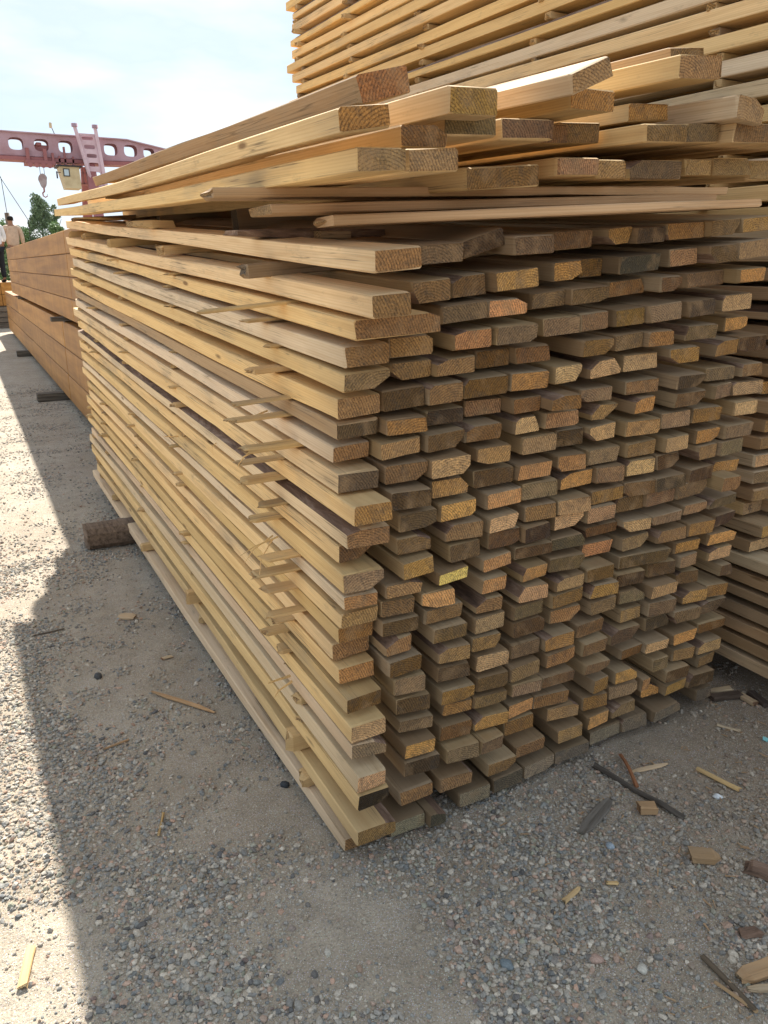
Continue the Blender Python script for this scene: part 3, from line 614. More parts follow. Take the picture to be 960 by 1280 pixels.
# three thin boards laid slantwise as packing under the heap
def slant(P0, P1, t, wdt, label, a, seed, **kw):
    r = random.Random(seed); P0, P1 = Vector(P0), Vector(P1); d = (P1 - P0).normalized(); n = Vector((-d.y, d.x, 0)).normalized()
    # board() runs y along P0-P1 with x to its right; put the seen edge on the near side
    o = board('packing_board', tuple(P0 + n * wdt), tuple(P1 + n * wdt), tuple(-n * wdt), t, r, None, (.34, .23, .12, a), segs=8, rough=.004, skew=.02, **kw)
    return tag(o, label, 'board', 'thin packing boards under the heap')
slant((0.536, 1.857, 1.7480), (2.002, 1.661, 1.7970), 0.022, 0.12, 'upper thin packing board with a pointed left end under the heap', 0.74, 51, taper=.5)
slant((0.646, 1.777, 1.7110), (1.974, 1.668, 1.7770), 0.022, 0.13, 'middle thin packing board, brown and joined near its right end', 0.78, 52)
slant((0.752, 1.670, 1.6850), (1.973, 1.519, 1.7550), 0.022, 0.14, 'lowest thin packing board lying on the top row of the main stack', 0.70, 53, taper=.7)
# blocks that hold the heap up
def block(P, sx, sy, sz, label, col, a, rot=0.0, seed=1, mats=None, group=None, name='wood_block', cat='wood block', **kw):
    r = random.Random(seed); c, s = math.cos(rot), math.sin(rot); P = Vector(P)
    o = board(name, P, P + Vector((c, s, 0)) * sx, Vector((s, -c, 0)) * sy, sz, r, None, (*col, a), mats=mats, segs=2, rough=.006, skew=.02, **kw)
    tag(o, label, cat, group); return o
block((.865, 2.06, 1.651), .11, .045, .018, 'lower of two small packing blocks on the top row of boards', (.3, .2, .1), .5, .1, 41)
block((.875, 2.07, 1.6705), .095, .045, .02, 'upper of two small packing blocks, tucked under the heap', (.3, .2, .1), .7, -.1, 42)
block((.66, 2.16, 1.668), .42, .12, .03, 'split reddish bark slab wedged under the heap', (.25, .12, .06), .2, .03, 43, (M_BARK, M_BARK, M_BARK), None, 'bark_slab', 'bark slab', taper=.45)
block((.625, 3.35, 1.742), .16, .07, .03, 'rough broken offcut lying on the far part of the top row', (.4, .27, .14), .3, .1, 44, None, None, 'offcut', 'offcut', taper=.3)
block((.60, 4.6, 1.835), .22, .03, .010, 'thin pale splintered lath jutting from under the lowest left board', (.5, .35, .16), .05, .0, 45, None, None, 'lath', 'lath', taper=.6)
for i, y in enumerate((3.1, 4.4, 5.5)):
    u = (y - 1.6) / 4.12; zt = 1.586 + .044 + .236 * u + .004; zh = 1.76 + .14 * (y - 1.36) / 4.25
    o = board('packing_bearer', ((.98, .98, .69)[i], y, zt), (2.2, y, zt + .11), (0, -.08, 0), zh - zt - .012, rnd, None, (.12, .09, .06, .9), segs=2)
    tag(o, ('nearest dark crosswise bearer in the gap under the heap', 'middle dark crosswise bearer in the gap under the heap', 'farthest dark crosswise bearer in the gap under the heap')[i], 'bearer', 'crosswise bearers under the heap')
o = board('packing_lath', (.66, 4.0, 1.895), (.95, 4.02, 1.90), (0, -.03, 0), .03, rnd, None, (.3, .2, .1, .2), segs=2); tag(o, 'tiny upright packing stub between the two lowest left boards', 'packing stub')

# log under the far part of the main stack
V = []; F = []; n = 14; segs = 10
r = random.Random(3); x0, x1 = .455, 2.5
for i in range(segs + 1):
    x = x0 + (x1 - x0) * i / segs
    for j in range(n):
        a = 2 * math.pi * j / n; ca, sa = math.cos(a), math.sin(a)
        q = (abs(ca) ** 3.4 + abs(sa) ** 3.4) ** (-1 / 3.4); rr = (.082 if i else .078) * q * (1 + r.uniform(-.05, .05))
        V.append((x + r.uniform(-.01, .01), rr * ca * 1.15, .068 + rr * sa * .88))
for i in range(segs):
    for j in range(n):
        a = i * n + j; b = i * n + (j + 1) % n; F.append((a, b, b + n, a + n))
F.append(tuple(range(n))); F.append(tuple(segs * n + j for j in range(n)))
V = [(v[0] - .455, v[1], v[2]) for v in V]
lg = link_mesh('log', V, F, M_OLD, None, None, Matrix.Translation((.455, 4.62, 0))); recalc(lg); lg.color = (.19, .135, .095, 1)
tag(lg, 'old dark squared log under the far part of the main stack', 'log')

# ------------------------------------------------------------------ brown beams beyond
BS = thing('beam_stack', 'long low stack of brown squared beams beyond the main stack on the left', 'beam stack', (.97, 8, 0))
def beam(parent, x0, x1, y0, y1, z0, z1):
    o = boxes('beam', [(x0, x1, y0, y1, z0, z1)], M_BEAM, parent, bev=.006); recalc(o)
    o.data.transform(Matrix.Translation(parent.location - Vector((x0, y0, z0)))); o.location = Vector((x0, y0, z0)) - parent.location
    return o
for r_i in range(3):
    z0 = .10 + r_i * .304
    for c in range(3):
        x0 = .97 + c * .33 + rnd.uniform(-.004, .004)
        for (a, b) in ((6.6, 9.56), (9.60, 17.2), (17.22, 21.6)):
            beam(BS, x0, x0 + .32, a, b + (rnd.uniform(-.02, .02) if b > 20 else 0), z0 + .002, z0 + .300)
for r_i in range(4):
    z0 = 1.064 + r_i * .2155
    for c in range(3):
        x0 = .97 + c * .33 + rnd.uniform(-.006, .006)
        for (a, b) in ((6.4, 8.38), (8.40, 15.7), (15.72, 18.3)):
            beam(BS, x0, x0 + .32, a, b + rnd.uniform(-.01, .01) * (b > 18), z0 + .002, z0 + .2125)
for (x, y, zb, h, w) in ((.66, 10.3, 0, .098, .16), (.77, 15.85, 0, .098, .16), (.86, 7.2, 0, .098, .16), (.84, 9.3, 1.014, .05, .14), (.93, 16.0, 1.014, .05, .14), (.95, 7.0, 1.014, .05, .14)):
    o = board('bearer', (x, y + w, zb + .002), (1.98, y + w, zb + .002), (0, -w, 0), h - .004, rnd, BS, (.13, .11, .085, 1), mats=(M_OLD, M_OLD, M_OLD), segs=2)
FS = thing('beam_stack', 'short timber stack at the far left edge that two men stand on', 'beam stack', (0, 23.5, 0))
for r_i in range(2):
    for c in range(5):
        x0 = -.45 + c * .36
        beam(FS, x0, x0 + .35, 23.5, 27.5, .58 + r_i * .30, .58 + r_i * .30 + .29)
for k in range(4):
    for y in (23.45, 25.4, 27.0):
        board('bearer', (-.6, y + .2, .012 + k * .14), (1.3, y + .2, .012 + k * .14), (0, -.2, 0), .12, rnd, FS, (.16, .13, .10, 1), mats=(M_OLD, M_OLD, M_OLD), segs=1)

# ------------------------------------------------------------------ the two men
M_SKIN, _, b_ = mat('skin'); b_.inputs['Base Color'].default_value = (.30, .16, .10, 1)
M_HAIR, _, b_ = mat('black_hair'); b_.inputs['Base Color'].default_value = (.015, .012, .01, 1)
C_BEIGE, C_WHITE, C_BLACK, C_BROWN = cloth('beige_shirt_cloth', (.50, .37, .27)), cloth('white_shirt_cloth', (.72, .72, .72)), cloth('black_trouser_cloth', (.02, .02, .024)), cloth('brown_trouser_cloth', (.16, .13, .10))
def skin_mesh(name, nodes, edges, m, parent, sub=2):
    me = bpy.data.meshes.new(name); me.from_pydata([n[0] for n in nodes], edges, []); me.materials.append(m)
    o = bpy.data.objects.new(name, me); COL.objects.link(o); o.parent = parent
    o.modifiers.new('skin', 'SKIN')
    if not me.skin_vertices: return o
    for i, nd in enumerate(nodes):
        r = nd[1]; me.skin_vertices[0].data[i].radius = r if isinstance(r, tuple) else (r, r)
        me.skin_vertices[0].data[i].use_root = (i == 0)
    o.modifiers['skin'].use_smooth_shade = True
    s = o.modifiers.new('sub', 'SUBSURF'); s.levels = sub; s.render_levels = sub
    return o
def person(label, loc, shirt, trousers, rot=0.0, arm_bend=0.0):
    P = thing('person', label, 'person', loc); P.rotation_euler = (0, 0, rot)
    A = arm_bend
    nd = [((0, 0, .94), (.15, .10)), ((0, 0, 1.10), (.135, .09)), ((0, 0, 1.30), (.16, .10)), ((0, 0, 1.42), (.12, .08)), ((0, 0, 1.50), .055), ((0, .01, 1.60), (.075, .09)), ((0, .01, 1.68), (.07, .085)),
          ((-.19, 0, 1.40), .055), ((-.25, -.02, 1.14), .042), ((-.26, .04 + A, .90 + A), .033), ((.19, 0, 1.40), .055), ((.25, -.02, 1.14), .042), ((.26, .04 + A, .90 + A), .033),
          ((-.09, 0, .86), .085), ((-.10, .02, .48), .056), ((-.10, -.01, .09), .038), ((-.10, .13, .03), .03), ((.09, 0, .86), .085), ((.11, .02, .48), .056), ((.12, -.01, .09), .038), ((.12, .13, .03), .03)]
    ed = [(0, 1), (1, 2), (2, 3), (3, 4), (4, 5), (5, 6), (3, 7), (7, 8), (8, 9), (3, 10), (10, 11), (11, 12), (0, 13), (13, 14), (14, 15), (15, 16), (0, 17), (17, 18), (18, 19), (19, 20)]
    for sx, base in ((-1, 9), (1, 12)):
        w = Vector(nd[base][0]); palm = w + Vector((sx * .005, .02, -.07)); pi = len(nd); nd.append((tuple(palm), (.032, .018))); ed.append((base, pi))
        for f, (dx, ln) in enumerate(((-.026, .07), (-.009, .08), (.009, .075), (.026, .06))):
            a = len(nd); nd.append((tuple(palm + Vector((dx * .5, dx, -.035))), .009)); nd.append((tuple(palm + Vector((dx * .5, dx + .01, -.035 - ln)), ), .008)); ed += [(pi, a), (a, a + 1)]
        a = len(nd); nd.append((tuple(palm + Vector((-sx * .01, .035, -.005))), .010)); nd.append((tuple(palm + Vector((-sx * .012, .055, -.045))), .008)); ed += [(pi, a), (a, a + 1)]
    skin_mesh('body', nd, ed, M_SKIN, P, 1)
    s_ = [((0, 0, 1.30), (.195, .125)), ((0, 0, 1.08), (.175, .12)), ((0, 0, .90), (.18, .125)), ((0, 0, 1.43), (.14, .095)), ((-.20, 0, 1.40), .078), ((-.255, -.02, 1.16), .06), ((-.262, .02 + A * .6, 1.0 + A * .6), .052), ((.20, 0, 1.40), .078), ((.255, -.02, 1.16), .06), ((.262, .02 + A * .6, 1.0 + A * .6), .052)]
    skin_mesh('shirt', s_, [(0, 1), (1, 2), (0, 3), (3, 4), (4, 5), (5, 6), (3, 7), (7, 8), (8, 9)], shirt, P, 2)
    t_ = [((0, 0, .93), (.165, .115)), ((-.095, 0, .84), .105), ((-.10, .02, .48), .077), ((-.10, 0, .10), .062), ((.095, 0, .84), .105), ((.11, .02, .48), .077), ((.12, 0, .10), .062)]
    skin_mesh('trousers', t_, [(0, 1), (1, 2), (2, 3), (0, 4), (4, 5), (5, 6)], trousers, P, 2)
    for sx in (-.10, .12):
        skin_mesh('shoe', [((sx, -.04, .045), .045), ((sx, .08, .035), .042), ((sx, .16, .028), .03)], [(0, 1), (1, 2)], M_HAIR, P, 1)
    for sx in (-1, 1):
        skin_mesh('ear', [((sx * .078, .005, 1.60), .012), ((sx * .084, .0, 1.625), .012)], [(0, 1)], M_SKIN, P, 1)
    skin_mesh('nose', [((0, .098, 1.615), .01), ((0, .112, 1.59), .013)], [(0, 1)], M_SKIN, P, 1)
    skin_mesh('hair', [((0, -.005, 1.71), (.078, .088)), ((0, -.025, 1.655), (.092, .10)), ((0, -.05, 1.585), (.080, .06))], [(0, 1), (1, 2)], M_HAIR, P, 2)
    return P
person('man in a beige shirt seen from behind above the brown beams', (1.50, 24.6, 1.17), C_BEIGE, C_BROWN, .15, .03)
person('man in a white shirt and black trousers at the left edge', (1.03, 23.9, 1.17), C_WHITE, C_BLACK, .5, .06)

# ------------------------------------------------------------------ gantry crane
P_RED = paint('hazed_crane_red', (.43, .29, .33), .6, (.30, .15, .15), .9, .9)  # crane paints lightened: distance haze is mixed into the colour
P_DRED = paint('dark_crane_red', (.32, .13, .13), .6, (.2, .07, .06), .6)
P_PINK = paint('pale_pink_crane_paint', (.62, .48, .53), .6, (.42, .25, .27), .8, 1.4)
P_YEL = paint('cab_yellow', (.56, .47, .29), .6, (.3, .2, .1), .5)
P_GREY = paint('hook_grey', (.38, .33, .33), .5, (.2, .08, .07), .6, 3)
P_DARK = paint('dark_steel', (.03, .03, .035), .5)
M_GLASS, _, b_ = mat('cab_glass'); b_.inputs['Base Color'].default_value = (.45, .55, .6, 1); b_.inputs['Roughness'].default_value = .15
CR = thing('gantry_crane', 'hazy pale red gantry crane with oval holes in its girder, behind the stacks', 'crane', (5, 42, 0))
def holed(cells, y0, y1, m, name, parent, ex=3.2):
    """a web plate from rectangular cells (quad corners BL BR TR TL in x,z) each with a rounded hole (cx, cz, rx, rz) or None"""
    V = []; F = []; off = parent.location; K = 28
    for quad, hole in cells:
        outer = []
        per = K // 4
        for e in range(4):
            a, b = quad[e], quad[(e + 1) % 4]
            for k in range(per): outer.append((a[0] + (b[0] - a[0]) * k / per, a[1] + (b[1] - a[1]) * k / per))
        if hole is None:
            base = len(V)
            for y in (y0, y1):
                for p in quad: V.append((p[0] - off.x, y - off.y, p[1]))
            F += [(base, base + 1, base + 2, base + 3), (base + 7, base + 6, base + 5, base + 4)] + [(base + i, base + 4 + i, base + 4 + (i + 1) % 4, base + (i + 1) % 4) for i in range(4)]
            continue
        cx, cz, rx, rz = hole; inner = []
        for (x, z) in outer:
            an = math.atan2((z - cz) / rz, (x - cx) / rx); c, s = math.cos(an), math.sin(an)
            q = (abs(c) ** ex + abs(s) ** ex) ** (-1 / ex); inner.append((cx + rx * q * c, cz + rz * q * s))
        base = len(V); n = len(outer)
        for y in (y0, y1):
            for p in outer: V.append((p[0] - off.x, y - off.y, p[1]))
            for p in inner: V.append((p[0] - off.x, y - off.y, p[1]))
        for i in range(n):
            j = (i + 1) % n
            F.append((base + i, base + j, base + n + j, base + n + i)); F.append((base + 2 * n + j, base + 2 * n + i, base + 3 * n + i, base + 3 * n + j))
            F.append((base + n + i, base + n + j, base + 3 * n + j, base + 3 * n + i)); F.append((base + i, base + 2 * n + i, base + 2 * n + j, base + j))
    me = bpy.data.meshes.new(name); me.from_pydata(V, [], F); me.materials.append(m); me.update()
    o = bpy.data.objects.new(name, me); COL.objects.link(o); o.parent = parent; return o
def ztop(x): return 7.38 if x < 8.2 else 7.38 - (x - 8.2) * .17
def zbot(x): return 6.42 if x < 7 else 6.42 + (x - 7) * .03
cells = []; hx = [-5.5, -4.4, -3.3, -2.2, -1.1, 0.0, 1.1, 2.15, 3.25, 4.33, 5.38, 6.4, 7.42, 8.35, 9.22, 10.0]
ed_ = [(a + b) / 2 for a, b in zip(hx[:-1], hx[1:])]; ed_ = [hx[0] - .55] + ed_ + [10.9]
for i, c in enumerate(hx):
    a, b = ed_[i], ed_[i + 1]
    s = 1 if c < 8.8 else .85
    hole = (c, (zbot(c) + ztop(c)) / 2 + .02, .31 * s, .26 * s) if c not in (6.4,) and c < 9.9 else None
    cells.append((((a, zbot(a)), (b, zbot(b)), (b, ztop(b)), (a, ztop(a))), hole))
for y in (42.0, 42.7):
    holed(cells, y, y + .05, P_RED, 'girder_web', CR)
def flange(zf, th, name):
    V = []; F = []; xs_ = [-6.05, 7, 8.2, 9.5, 10.9]
    for x in xs_:
        z = zf(x); V += [(x - 5, -.1, z), (x - 5, .85, z), (x - 5, .85, z + th), (x - 5, -.1, z + th)]
    for i in range(len(xs_) - 1):
        a = i * 4
        for j in range(4): F.append((a + j, a + (j + 1) % 4, a + 4 + (j + 1) % 4, a + 4 + j))
    F += [(0, 1, 2, 3), (16, 19, 18, 17)]
    o = link_mesh(name, V, F, P_DRED if name == 'bottom_flange' else P_RED); o.parent = CR; recalc(o)
flange(ztop, .05, 'top_flange'); flange(lambda x: zbot(x) - .2, .16, 'bottom_flange')
boxes('girder_cap', [(10.8, 10.95, 41.95, 42.8, 6.4, 6.95)], P_RED, CR)
# gantry legs, one behind the cab, one out on the left
for x in (6.35, -5.6):
    for y0, dy in ((41.7, -2.6), (43.1, 2.6)):
        V = [(x - .22, y0, 6.2), (x + .22, y0, 6.2), (x + .22, y0 + .3, 6.2), (x - .22, y0 + .3, 6.2), (x - .22, y0 + dy, 0.35), (x + .22, y0 + dy, .35), (x + .22, y0 + dy + .3, .35), (x - .22, y0 + dy + .3, .35)]
        o = link_mesh('leg', [(a - 5, b - 42, c) for a, b, c in V], [(0, 1, 2, 3), (7, 6, 5, 4), (0, 4, 5, 1), (1, 5, 6, 2), (2, 6, 7, 3), (3, 7, 4, 0)], P_DRED); o.parent = CR; recalc(o)
    boxes('bogie', [(x - .3, x + .3, 38.6, 46.2, .08, .40)], P_DRED, CR, .03)
# ladder-like stair frame leaning against the girder
lad = []
T0, B0 = ((5.82, 7.70), (6.72, 7.70)), ((6.38, 5.0), (6.98, 5.0))
def lp(s, u): return (T0[s][0] + (B0[s][0] - T0[s][0]) * u, T0[s][1] + (B0[s][1] - T0[s][1]) * u)
cl = []; us = [.08, .22, .36, .50, .64, .80, 1.0]
for a, b in zip(us[:-1], us[1:]):
    q = [lp(0, b), lp(1, b), lp(1, a), lp(0, a)]; cx = sum(p[0] for p in q) / 4; cz = sum(p[1] for p in q) / 4
    cl.append((q, (cx, cz, (q[1][0] - q[0][0]) * .30, .085) if b < .9 else None))
holed(cl, 41.55, 41.65, P_PINK, 'stair_panel', CR, 6)
for s in (0, 1):
    a = lp(s, -.02); b = lp(s, 1.0)
    tube('stringer', [(a[0], 41.5, a[1]), (b[0], 41.5, b[1])], .085, P_PINK, CR, 6, None, False)
    tube('stringer_knob', [(a[0], 41.5, a[1] - .02), (a[0], 41.5, a[1] + .12)], .14, P_RED, CR, 8)
# driver's cab
V = [(4.92, 41.3, 5.98), (5.78, 41.3, 5.98), (5.78, 42.4, 5.98), (4.92, 42.4, 5.98), (5.12, 41.3, 5.06), (5.80, 41.3, 5.06), (5.80, 42.4, 5.06), (5.12, 42.4, 5.06)]
cab = link_mesh('cab', [(a - 5, b - 42, c) for a, b, c in V], [(0, 1, 2, 3), (7, 6, 5, 4), (0, 4, 5, 1), (1, 5, 6, 2), (2, 6, 7, 3), (3, 7, 4, 0)], P_YEL); cab.parent = CR; recalc(cab)
w_ = boxes('window', [(5.06, 5.34, 41.27, 41.298, 5.56, 5.90)], P_DARK, CR); p_ = boxes('pane', [(5.10, 5.30, 41.262, 41.268, 5.60, 5.86)], M_GLASS, None); p_.parent = w_; p_.location = -CR.location
boxes('cab_roof', [(4.82, 5.90, 41.2, 42.5, 5.985, 6.05)], P_DARK, CR)
boxes('cab_hanger', [(5.0, 5.08, 41.9, 42.1, 6.05, 6.5), (5.6, 5.68, 41.9, 42.1, 6.05, 6.5), (5.25, 5.33, 41.9, 42.1, 6.05, 6.9)], P_DRED, CR)
boxes('mirror', [(4.74, 4.80, 41.2, 41.26, 5.45, 5.75), (4.76, 4.95, 41.22, 41.24, 5.7, 5.73)], P_DARK, CR)
boxes('platform', [(5.9, 6.5, 41.6, 42.6, 5.3, 5.36), (5.95, 6.0, 41.6, 41.65, 5.3, 6.2), (6.2, 6.25, 41.6, 41.65, 5.3, 6.2), (5.9, 6.5, 41.6, 41.64, 5.75, 5.8)], P_DRED, CR)
# trolley with wheels
boxes('trolley', [(3.55, 4.85, 41.75, 42.95, 6.08, 6.24), (3.6, 3.75, 41.8, 42.0, 6.2, 6.75), (4.35, 4.5, 41.8, 42.0, 6.2, 6.75), (4.7, 4.8, 41.8, 42.0, 6.2, 6.6)], P_DRED, CR)
for x in (3.72, 4.0, 4.28, 4.56):
    tube('trolley_wheel', [(x, 41.68, 6.03), (x, 41.76, 6.03)], .11, P_DRED, CR, 12, None, False)
boxes('winch', [(4.0, 4.7, 42.2, 42.5, 6.62, 6.95), (4.1, 4.35, 42.1, 42.6, 6.9, 7.05)], P_DRED, CR, .04)
HK = thing('hook_block', 'grey pulley block with a hook hanging from the crane by two ropes', 'hook block', (4.2, 41.9, 0))
for x in (4.12, 4.30): tube('rope', [(x, 41.9, 6.1), (x, 41.9, 5.5)], .012, P_DARK, HK, 5)
for y in (41.82, 41.98):
    V = []; n = 16
    for yy in (y - .02, y + .02):
        for k in range(n):
            a = 2 * math.pi * k / n; V.append((.20 * math.cos(a) * (1 if math.sin(a) > 0 else .8), yy - 41.9, 5.42 + .27 * math.sin(a) * (1 if math.sin(a) > 0 else 1.35)))
    o = link_mesh('cheek_plate', V, [tuple(range(n)), tuple(reversed(range(n, 2 * n)))] + [(k, (k + 1) % n, n + (k + 1) % n, n + k) for k in range(n)], P_GREY); o.parent = HK; recalc(o)
tube('pulley', [(4.2, 41.85, 5.46), (4.2, 41.95, 5.46)], .17, P_DRED, HK, 16, None, False)
tube('hook', [(4.2, 41.9, 5.1), (4.2, 41.9, 4.92), (4.12, 41.9, 4.84), (4.13, 41.9, 4.72), (4.22, 41.9, 4.66), (4.31, 41.9, 4.72), (4.32, 41.9, 4.80)], .04, P_DRED, HK, 8, .02)
LF = thing('beacon_post', 'small warning light on a thin post on top of the crane girder', 'beacon', (4.95, 42.3, 7.4))
tube('post', [(5.02, 42.3, 7.4), (4.9, 42.3, 7.75)], .02, P_DARK, LF, 6)
boxes('lamp', [(4.80, 4.92, 42.24, 42.36, 7.72, 7.95)], P_YEL, LF, .02)

# pole and wires at the far left
PO = thing('utility_pole', 'weathered wooden pole standing behind the men', 'utility pole', (2.8, 46, 0))
tube('shaft', [(2.82, 46, 0), (2.70, 46, 4.16)], .15, M_OLD, PO, 10, .12).color = (.22, .17, .12, 1)
boxes('crosspiece', [(2.62, 2.98, 45.95, 46.05, 3.28, 3.36)], M_OLD, PO)
for pts, lb in (((( -1.2, 45, 9.0), (1.4, 45, 7.0), (2.56, 45, 5.75), (3.57, 45, 3.82), (3.58, 45, 1.0)), 'thin stay wire slanting down from upper left'), (((1.9, 45, 7.5), (2.6, 45, 5.7), (2.68, 45, 3.2), (2.7, 45, .2)), 'near-vertical thin wire at the far left beside the pole')):
    tag(tube('stay_wire', pts, .016, P_DARK, None, 5), lb, 'wire')

# ------------------------------------------------------------------ trees
L1 = leaf_mat('poplar_leaves', (.13, .19, .10), (.24, .31, .18)); L2 = leaf_mat('bush_leaves', (.13, .21, .08), (.23, .33, .14))  # greens lightened to carry the haze of distance
def tree(label, x, y, h, rx, n, m, seed, z0=.8, col=True, leaf=.16, grp=None):
    r = np.random.RandomState(seed); T_ = thing('poplar_tree' if col else 'leafy_tree', label, 'tree', (x, y, 0), grp)
    tube('trunk', [(x, y, 0), (x + .05, y, h * .45), (x - .05, y, h * .9)], .16 if col else .2, M_OLD, T_, 7, .03).color = (.15, .12, .09, 1)
    for k in range(7):
        a = k * 2.4; zz_ = z0 + (h - z0) * (.1 + .1 * k)
        tube('limb', [(x, y, zz_), (x + math.cos(a) * rx * .6, y + math.sin(a) * rx * .6, zz_ + h * .16)], .05, M_OLD, T_, 5, .015).color = (.15, .12, .09, 1)
    nc = 46 if col else 34
    u = r.uniform(0, 1, nc); prof = np.sin(np.pi * np.clip(u * .82 + .16, 0, 1)) ** .7 if col else np.sin(np.pi * np.clip(u * .8 + .18, 0, 1)) ** .5
    a = r.uniform(0, 6.283, nc); rad = rx * prof * np.sqrt(r.uniform(.05, 1, nc)) * .85
    cc_ = np.stack([rad * np.cos(a), rad * np.sin(a), z0 + (h - z0) * u * .95], -1); cs = rx * r.uniform(.22, .42, nc)
    idx = r.randint(0, nc, n); d = r.normal(0, 1, (n, 3)); d /= np.linalg.norm(d, axis=1)[:, None]
    P = cc_[idx] + d * (cs[idx] * r.uniform(.3, 1, n) ** .5)[:, None] * np.array([1, 1, 1.5 if col else .9])
    e1 = r.normal(0, 1, (n, 3)); e1 /= np.linalg.norm(e1, axis=1)[:, None]; e2 = np.cross(e1, r.normal(0, 1, (n, 3))); e2 /= np.linalg.norm(e2, axis=1)[:, None]
    s = leaf * r.uniform(.6, 1.2, (n, 1))
    V = np.stack([P - e1 * s * .5, P + e2 * s * .32, P + e1 * s * .5, P - e2 * s * .32], 1).reshape(-1, 3)
    o = fast_mesh('crown', V, np.arange(4 * n).reshape(-1, 4), m); o.parent = T_
tree('tall columnar poplar behind the hanging hook', 6.5, 70, 6.9, 1.15, 16000, L1, 1)
tree('second slimmer poplar right of the tall one', 7.7, 71, 6.4, .8, 9000, L1, 2)
tree('low round bright green tree at the foot of the poplars', 7.3, 67, 4.9, 1.1, 6000, L2, 3, .3, False)
GT = 'low green trees along the far left skyline'
for i, (x, y, h, rx, lb) in enumerate(((4.6, 69, 4.7, 1.2, 'low green tree just left of the poplars'), (3.2, 66, 4.9, 1.5, 'rounded green tree behind the beige shirted man'), (5.6, 74, 4.6, 1.3, 'small dark tree in the gap before the poplars'), (9.6, 68, 5.0, 1.5, 'green tree right of the poplars, half hidden by the heap'), (1.4, 68, 5.3, 1.9, 'broad green tree at the left edge behind the white shirt'))):
    tree(lb, x, y, h, rx, 9000, L2, 10 + i, .2, False, .17, GT)

# ------------------------------------------------------------------ scraps of wood and bark on the ground
DG = 'wood scraps scattered on the ground'
def scrap(name, a, b, w, t, label, cat, col, alpha, seed, mats=None, lift=0.003, **kw):
    r = random.Random(seed); A = Vector((a[0], a[1], float(gz(a[0], a[1])) + lift)); B = Vector((b[0], b[1], float(gz(b[0], b[1])) + lift + kw.pop('rise', 0)))
    d = (B - A).normalized(); n = Vector((d.y, -d.x, 0)).normalized()
    kw.setdefault('segs', 4); kw.setdefault('rough', .005)
    o = board(name, A - n * w / 2, B - n * w / 2, n * w, t, r, None, (*col, alpha), mats, **kw)
    tag(o, label, cat, DG); return o
OLD3 = (M_OLD, M_OLD, M_OLD)
scrap('stick', (.444, 2.777), (.62, 2.522), .018, .010, 'long brown stick lying beside the left side of the main stack', 'stick', (.22, .16, .10), .75, 1, taper=.5, taper_far=.5, wig=.003)
scrap('chip', (.450, 3.556), (.516, 3.511), .055, .012, 'tan wood chip on the sand near the log', 'wood chip', (.3, .2, .11), .6, 2, taper=.5, taper_far=.3)
scrap('twig', (.068, 3.522), (.205, 3.541), .008, .006, 'thin dark twig at the left edge of the shade', 'twig', (.13, .10, .07), 1, 3, OLD3)
scrap('lath', (-.103, 1.596), (-.076, 1.706), .022, .010, 'short pale lath lying in the sunlight at lower left', 'lath', (.6, .45, .25), .3, 4)
scrap('strip', (1.646, 1.603), (1.707, 1.278), .018, .012, 'long grey-brown batten in front of the right half of the main stack', 'batten', (.10, .085, .07), .9, 5, OLD3, wig=.003)
scrap('bark_strip', (1.766, 1.604), (1.687, 1.450), .012, .007, 'reddish bark strip crossing the grey batten', 'bark strip', (.30, .13, .06), .2, 6, (M_OLD,) * 3, lift=.008, bow_z=.012)
scrap('splinter', (1.730, 1.520), (1.878, 1.494), .018, .007, 'bleached pale splinter right of the reddish strip', 'splinter', (.35, .29, .22), .55, 7, taper=.6, taper_far=.7)
scrap('wood_cube', (1.612, 1.37), (1.66, 1.345), .036, .028, 'small brown wooden block against the grey batten', 'wood block', (.36, .22, .12), .75, 8, segs=1)
scrap('slab', (1.391, 1.376), (1.566, 1.444), .042, .012, 'flat weathered grey slab in front of the main stack', 'slab', (.17, .15, .125), .95, 9, OLD3, taper=.4, taper_far=.5)
scrap('lath', (1.943, 1.430), (1.972, 1.289), .018, .009, 'bright yellow-brown lath on the bare dirt at right', 'lath', (.5, .3, .12), .1, 10)
scrap('wedge', (1.600, 1.162), (1.668, 1.112), .045, .024, 'tan wooden wedge on the gravel at lower right', 'wedge', (.30, .22, .14), .8, 11, taper_far=.8)
scrap('bark_piece', (1.708, 1.063), (1.745, 1.005), .05, .018, 'crumpled reddish bark piece at the right edge', 'bark piece', (.2, .12, .1), 1, 12, (M_BARK,) * 3, rough=.012)
scrap('plank_end', (1.384, .829), (1.49, .812), .042, .016, 'brown plank end poking in at the lower right edge', 'plank', (.20, .15, .09), .75, 13, taper=.4)
scrap('plank_end', (1.379, .800), (1.46, .762), .018, .014, 'narrow pale plank end just below the brown one', 'plank', (.36, .29, .2), .55, 14, taper=.3)
scrap('strip', (1.365, .913), (1.351, .759), .016, .008, 'dark strip running out of the lower right corner', 'strip', (.12, .09, .06), .9, 15, OLD3)
scrap('strip', (1.330, .853), (1.352, .755), .010, .006, 'thin straw-coloured strip beside the dark one at lower right', 'strip', (.32, .25, .17), .7, 16)
scrap('chip', (1.175, 1.202), (1.243, 1.219), .014, .009, 'small olive-brown chip among pebbles at lower middle', 'wood chip', (.28, .21, .12), .3, 17)
scrap('chip', (1.321, 1.199), (1.348, 1.183), .012, .007, 'tiny yellow chip right of the olive-brown one', 'wood chip', (.45, .33, .16), .1, 18)
scrap('bark_piece', (1.500, .913), (1.545, .897), .03, .01, 'dark curled bark flake near the lower right corner', 'bark piece', (.06, .04, .03), 1, 19, (M_BARK,) * 3, rough=.008)
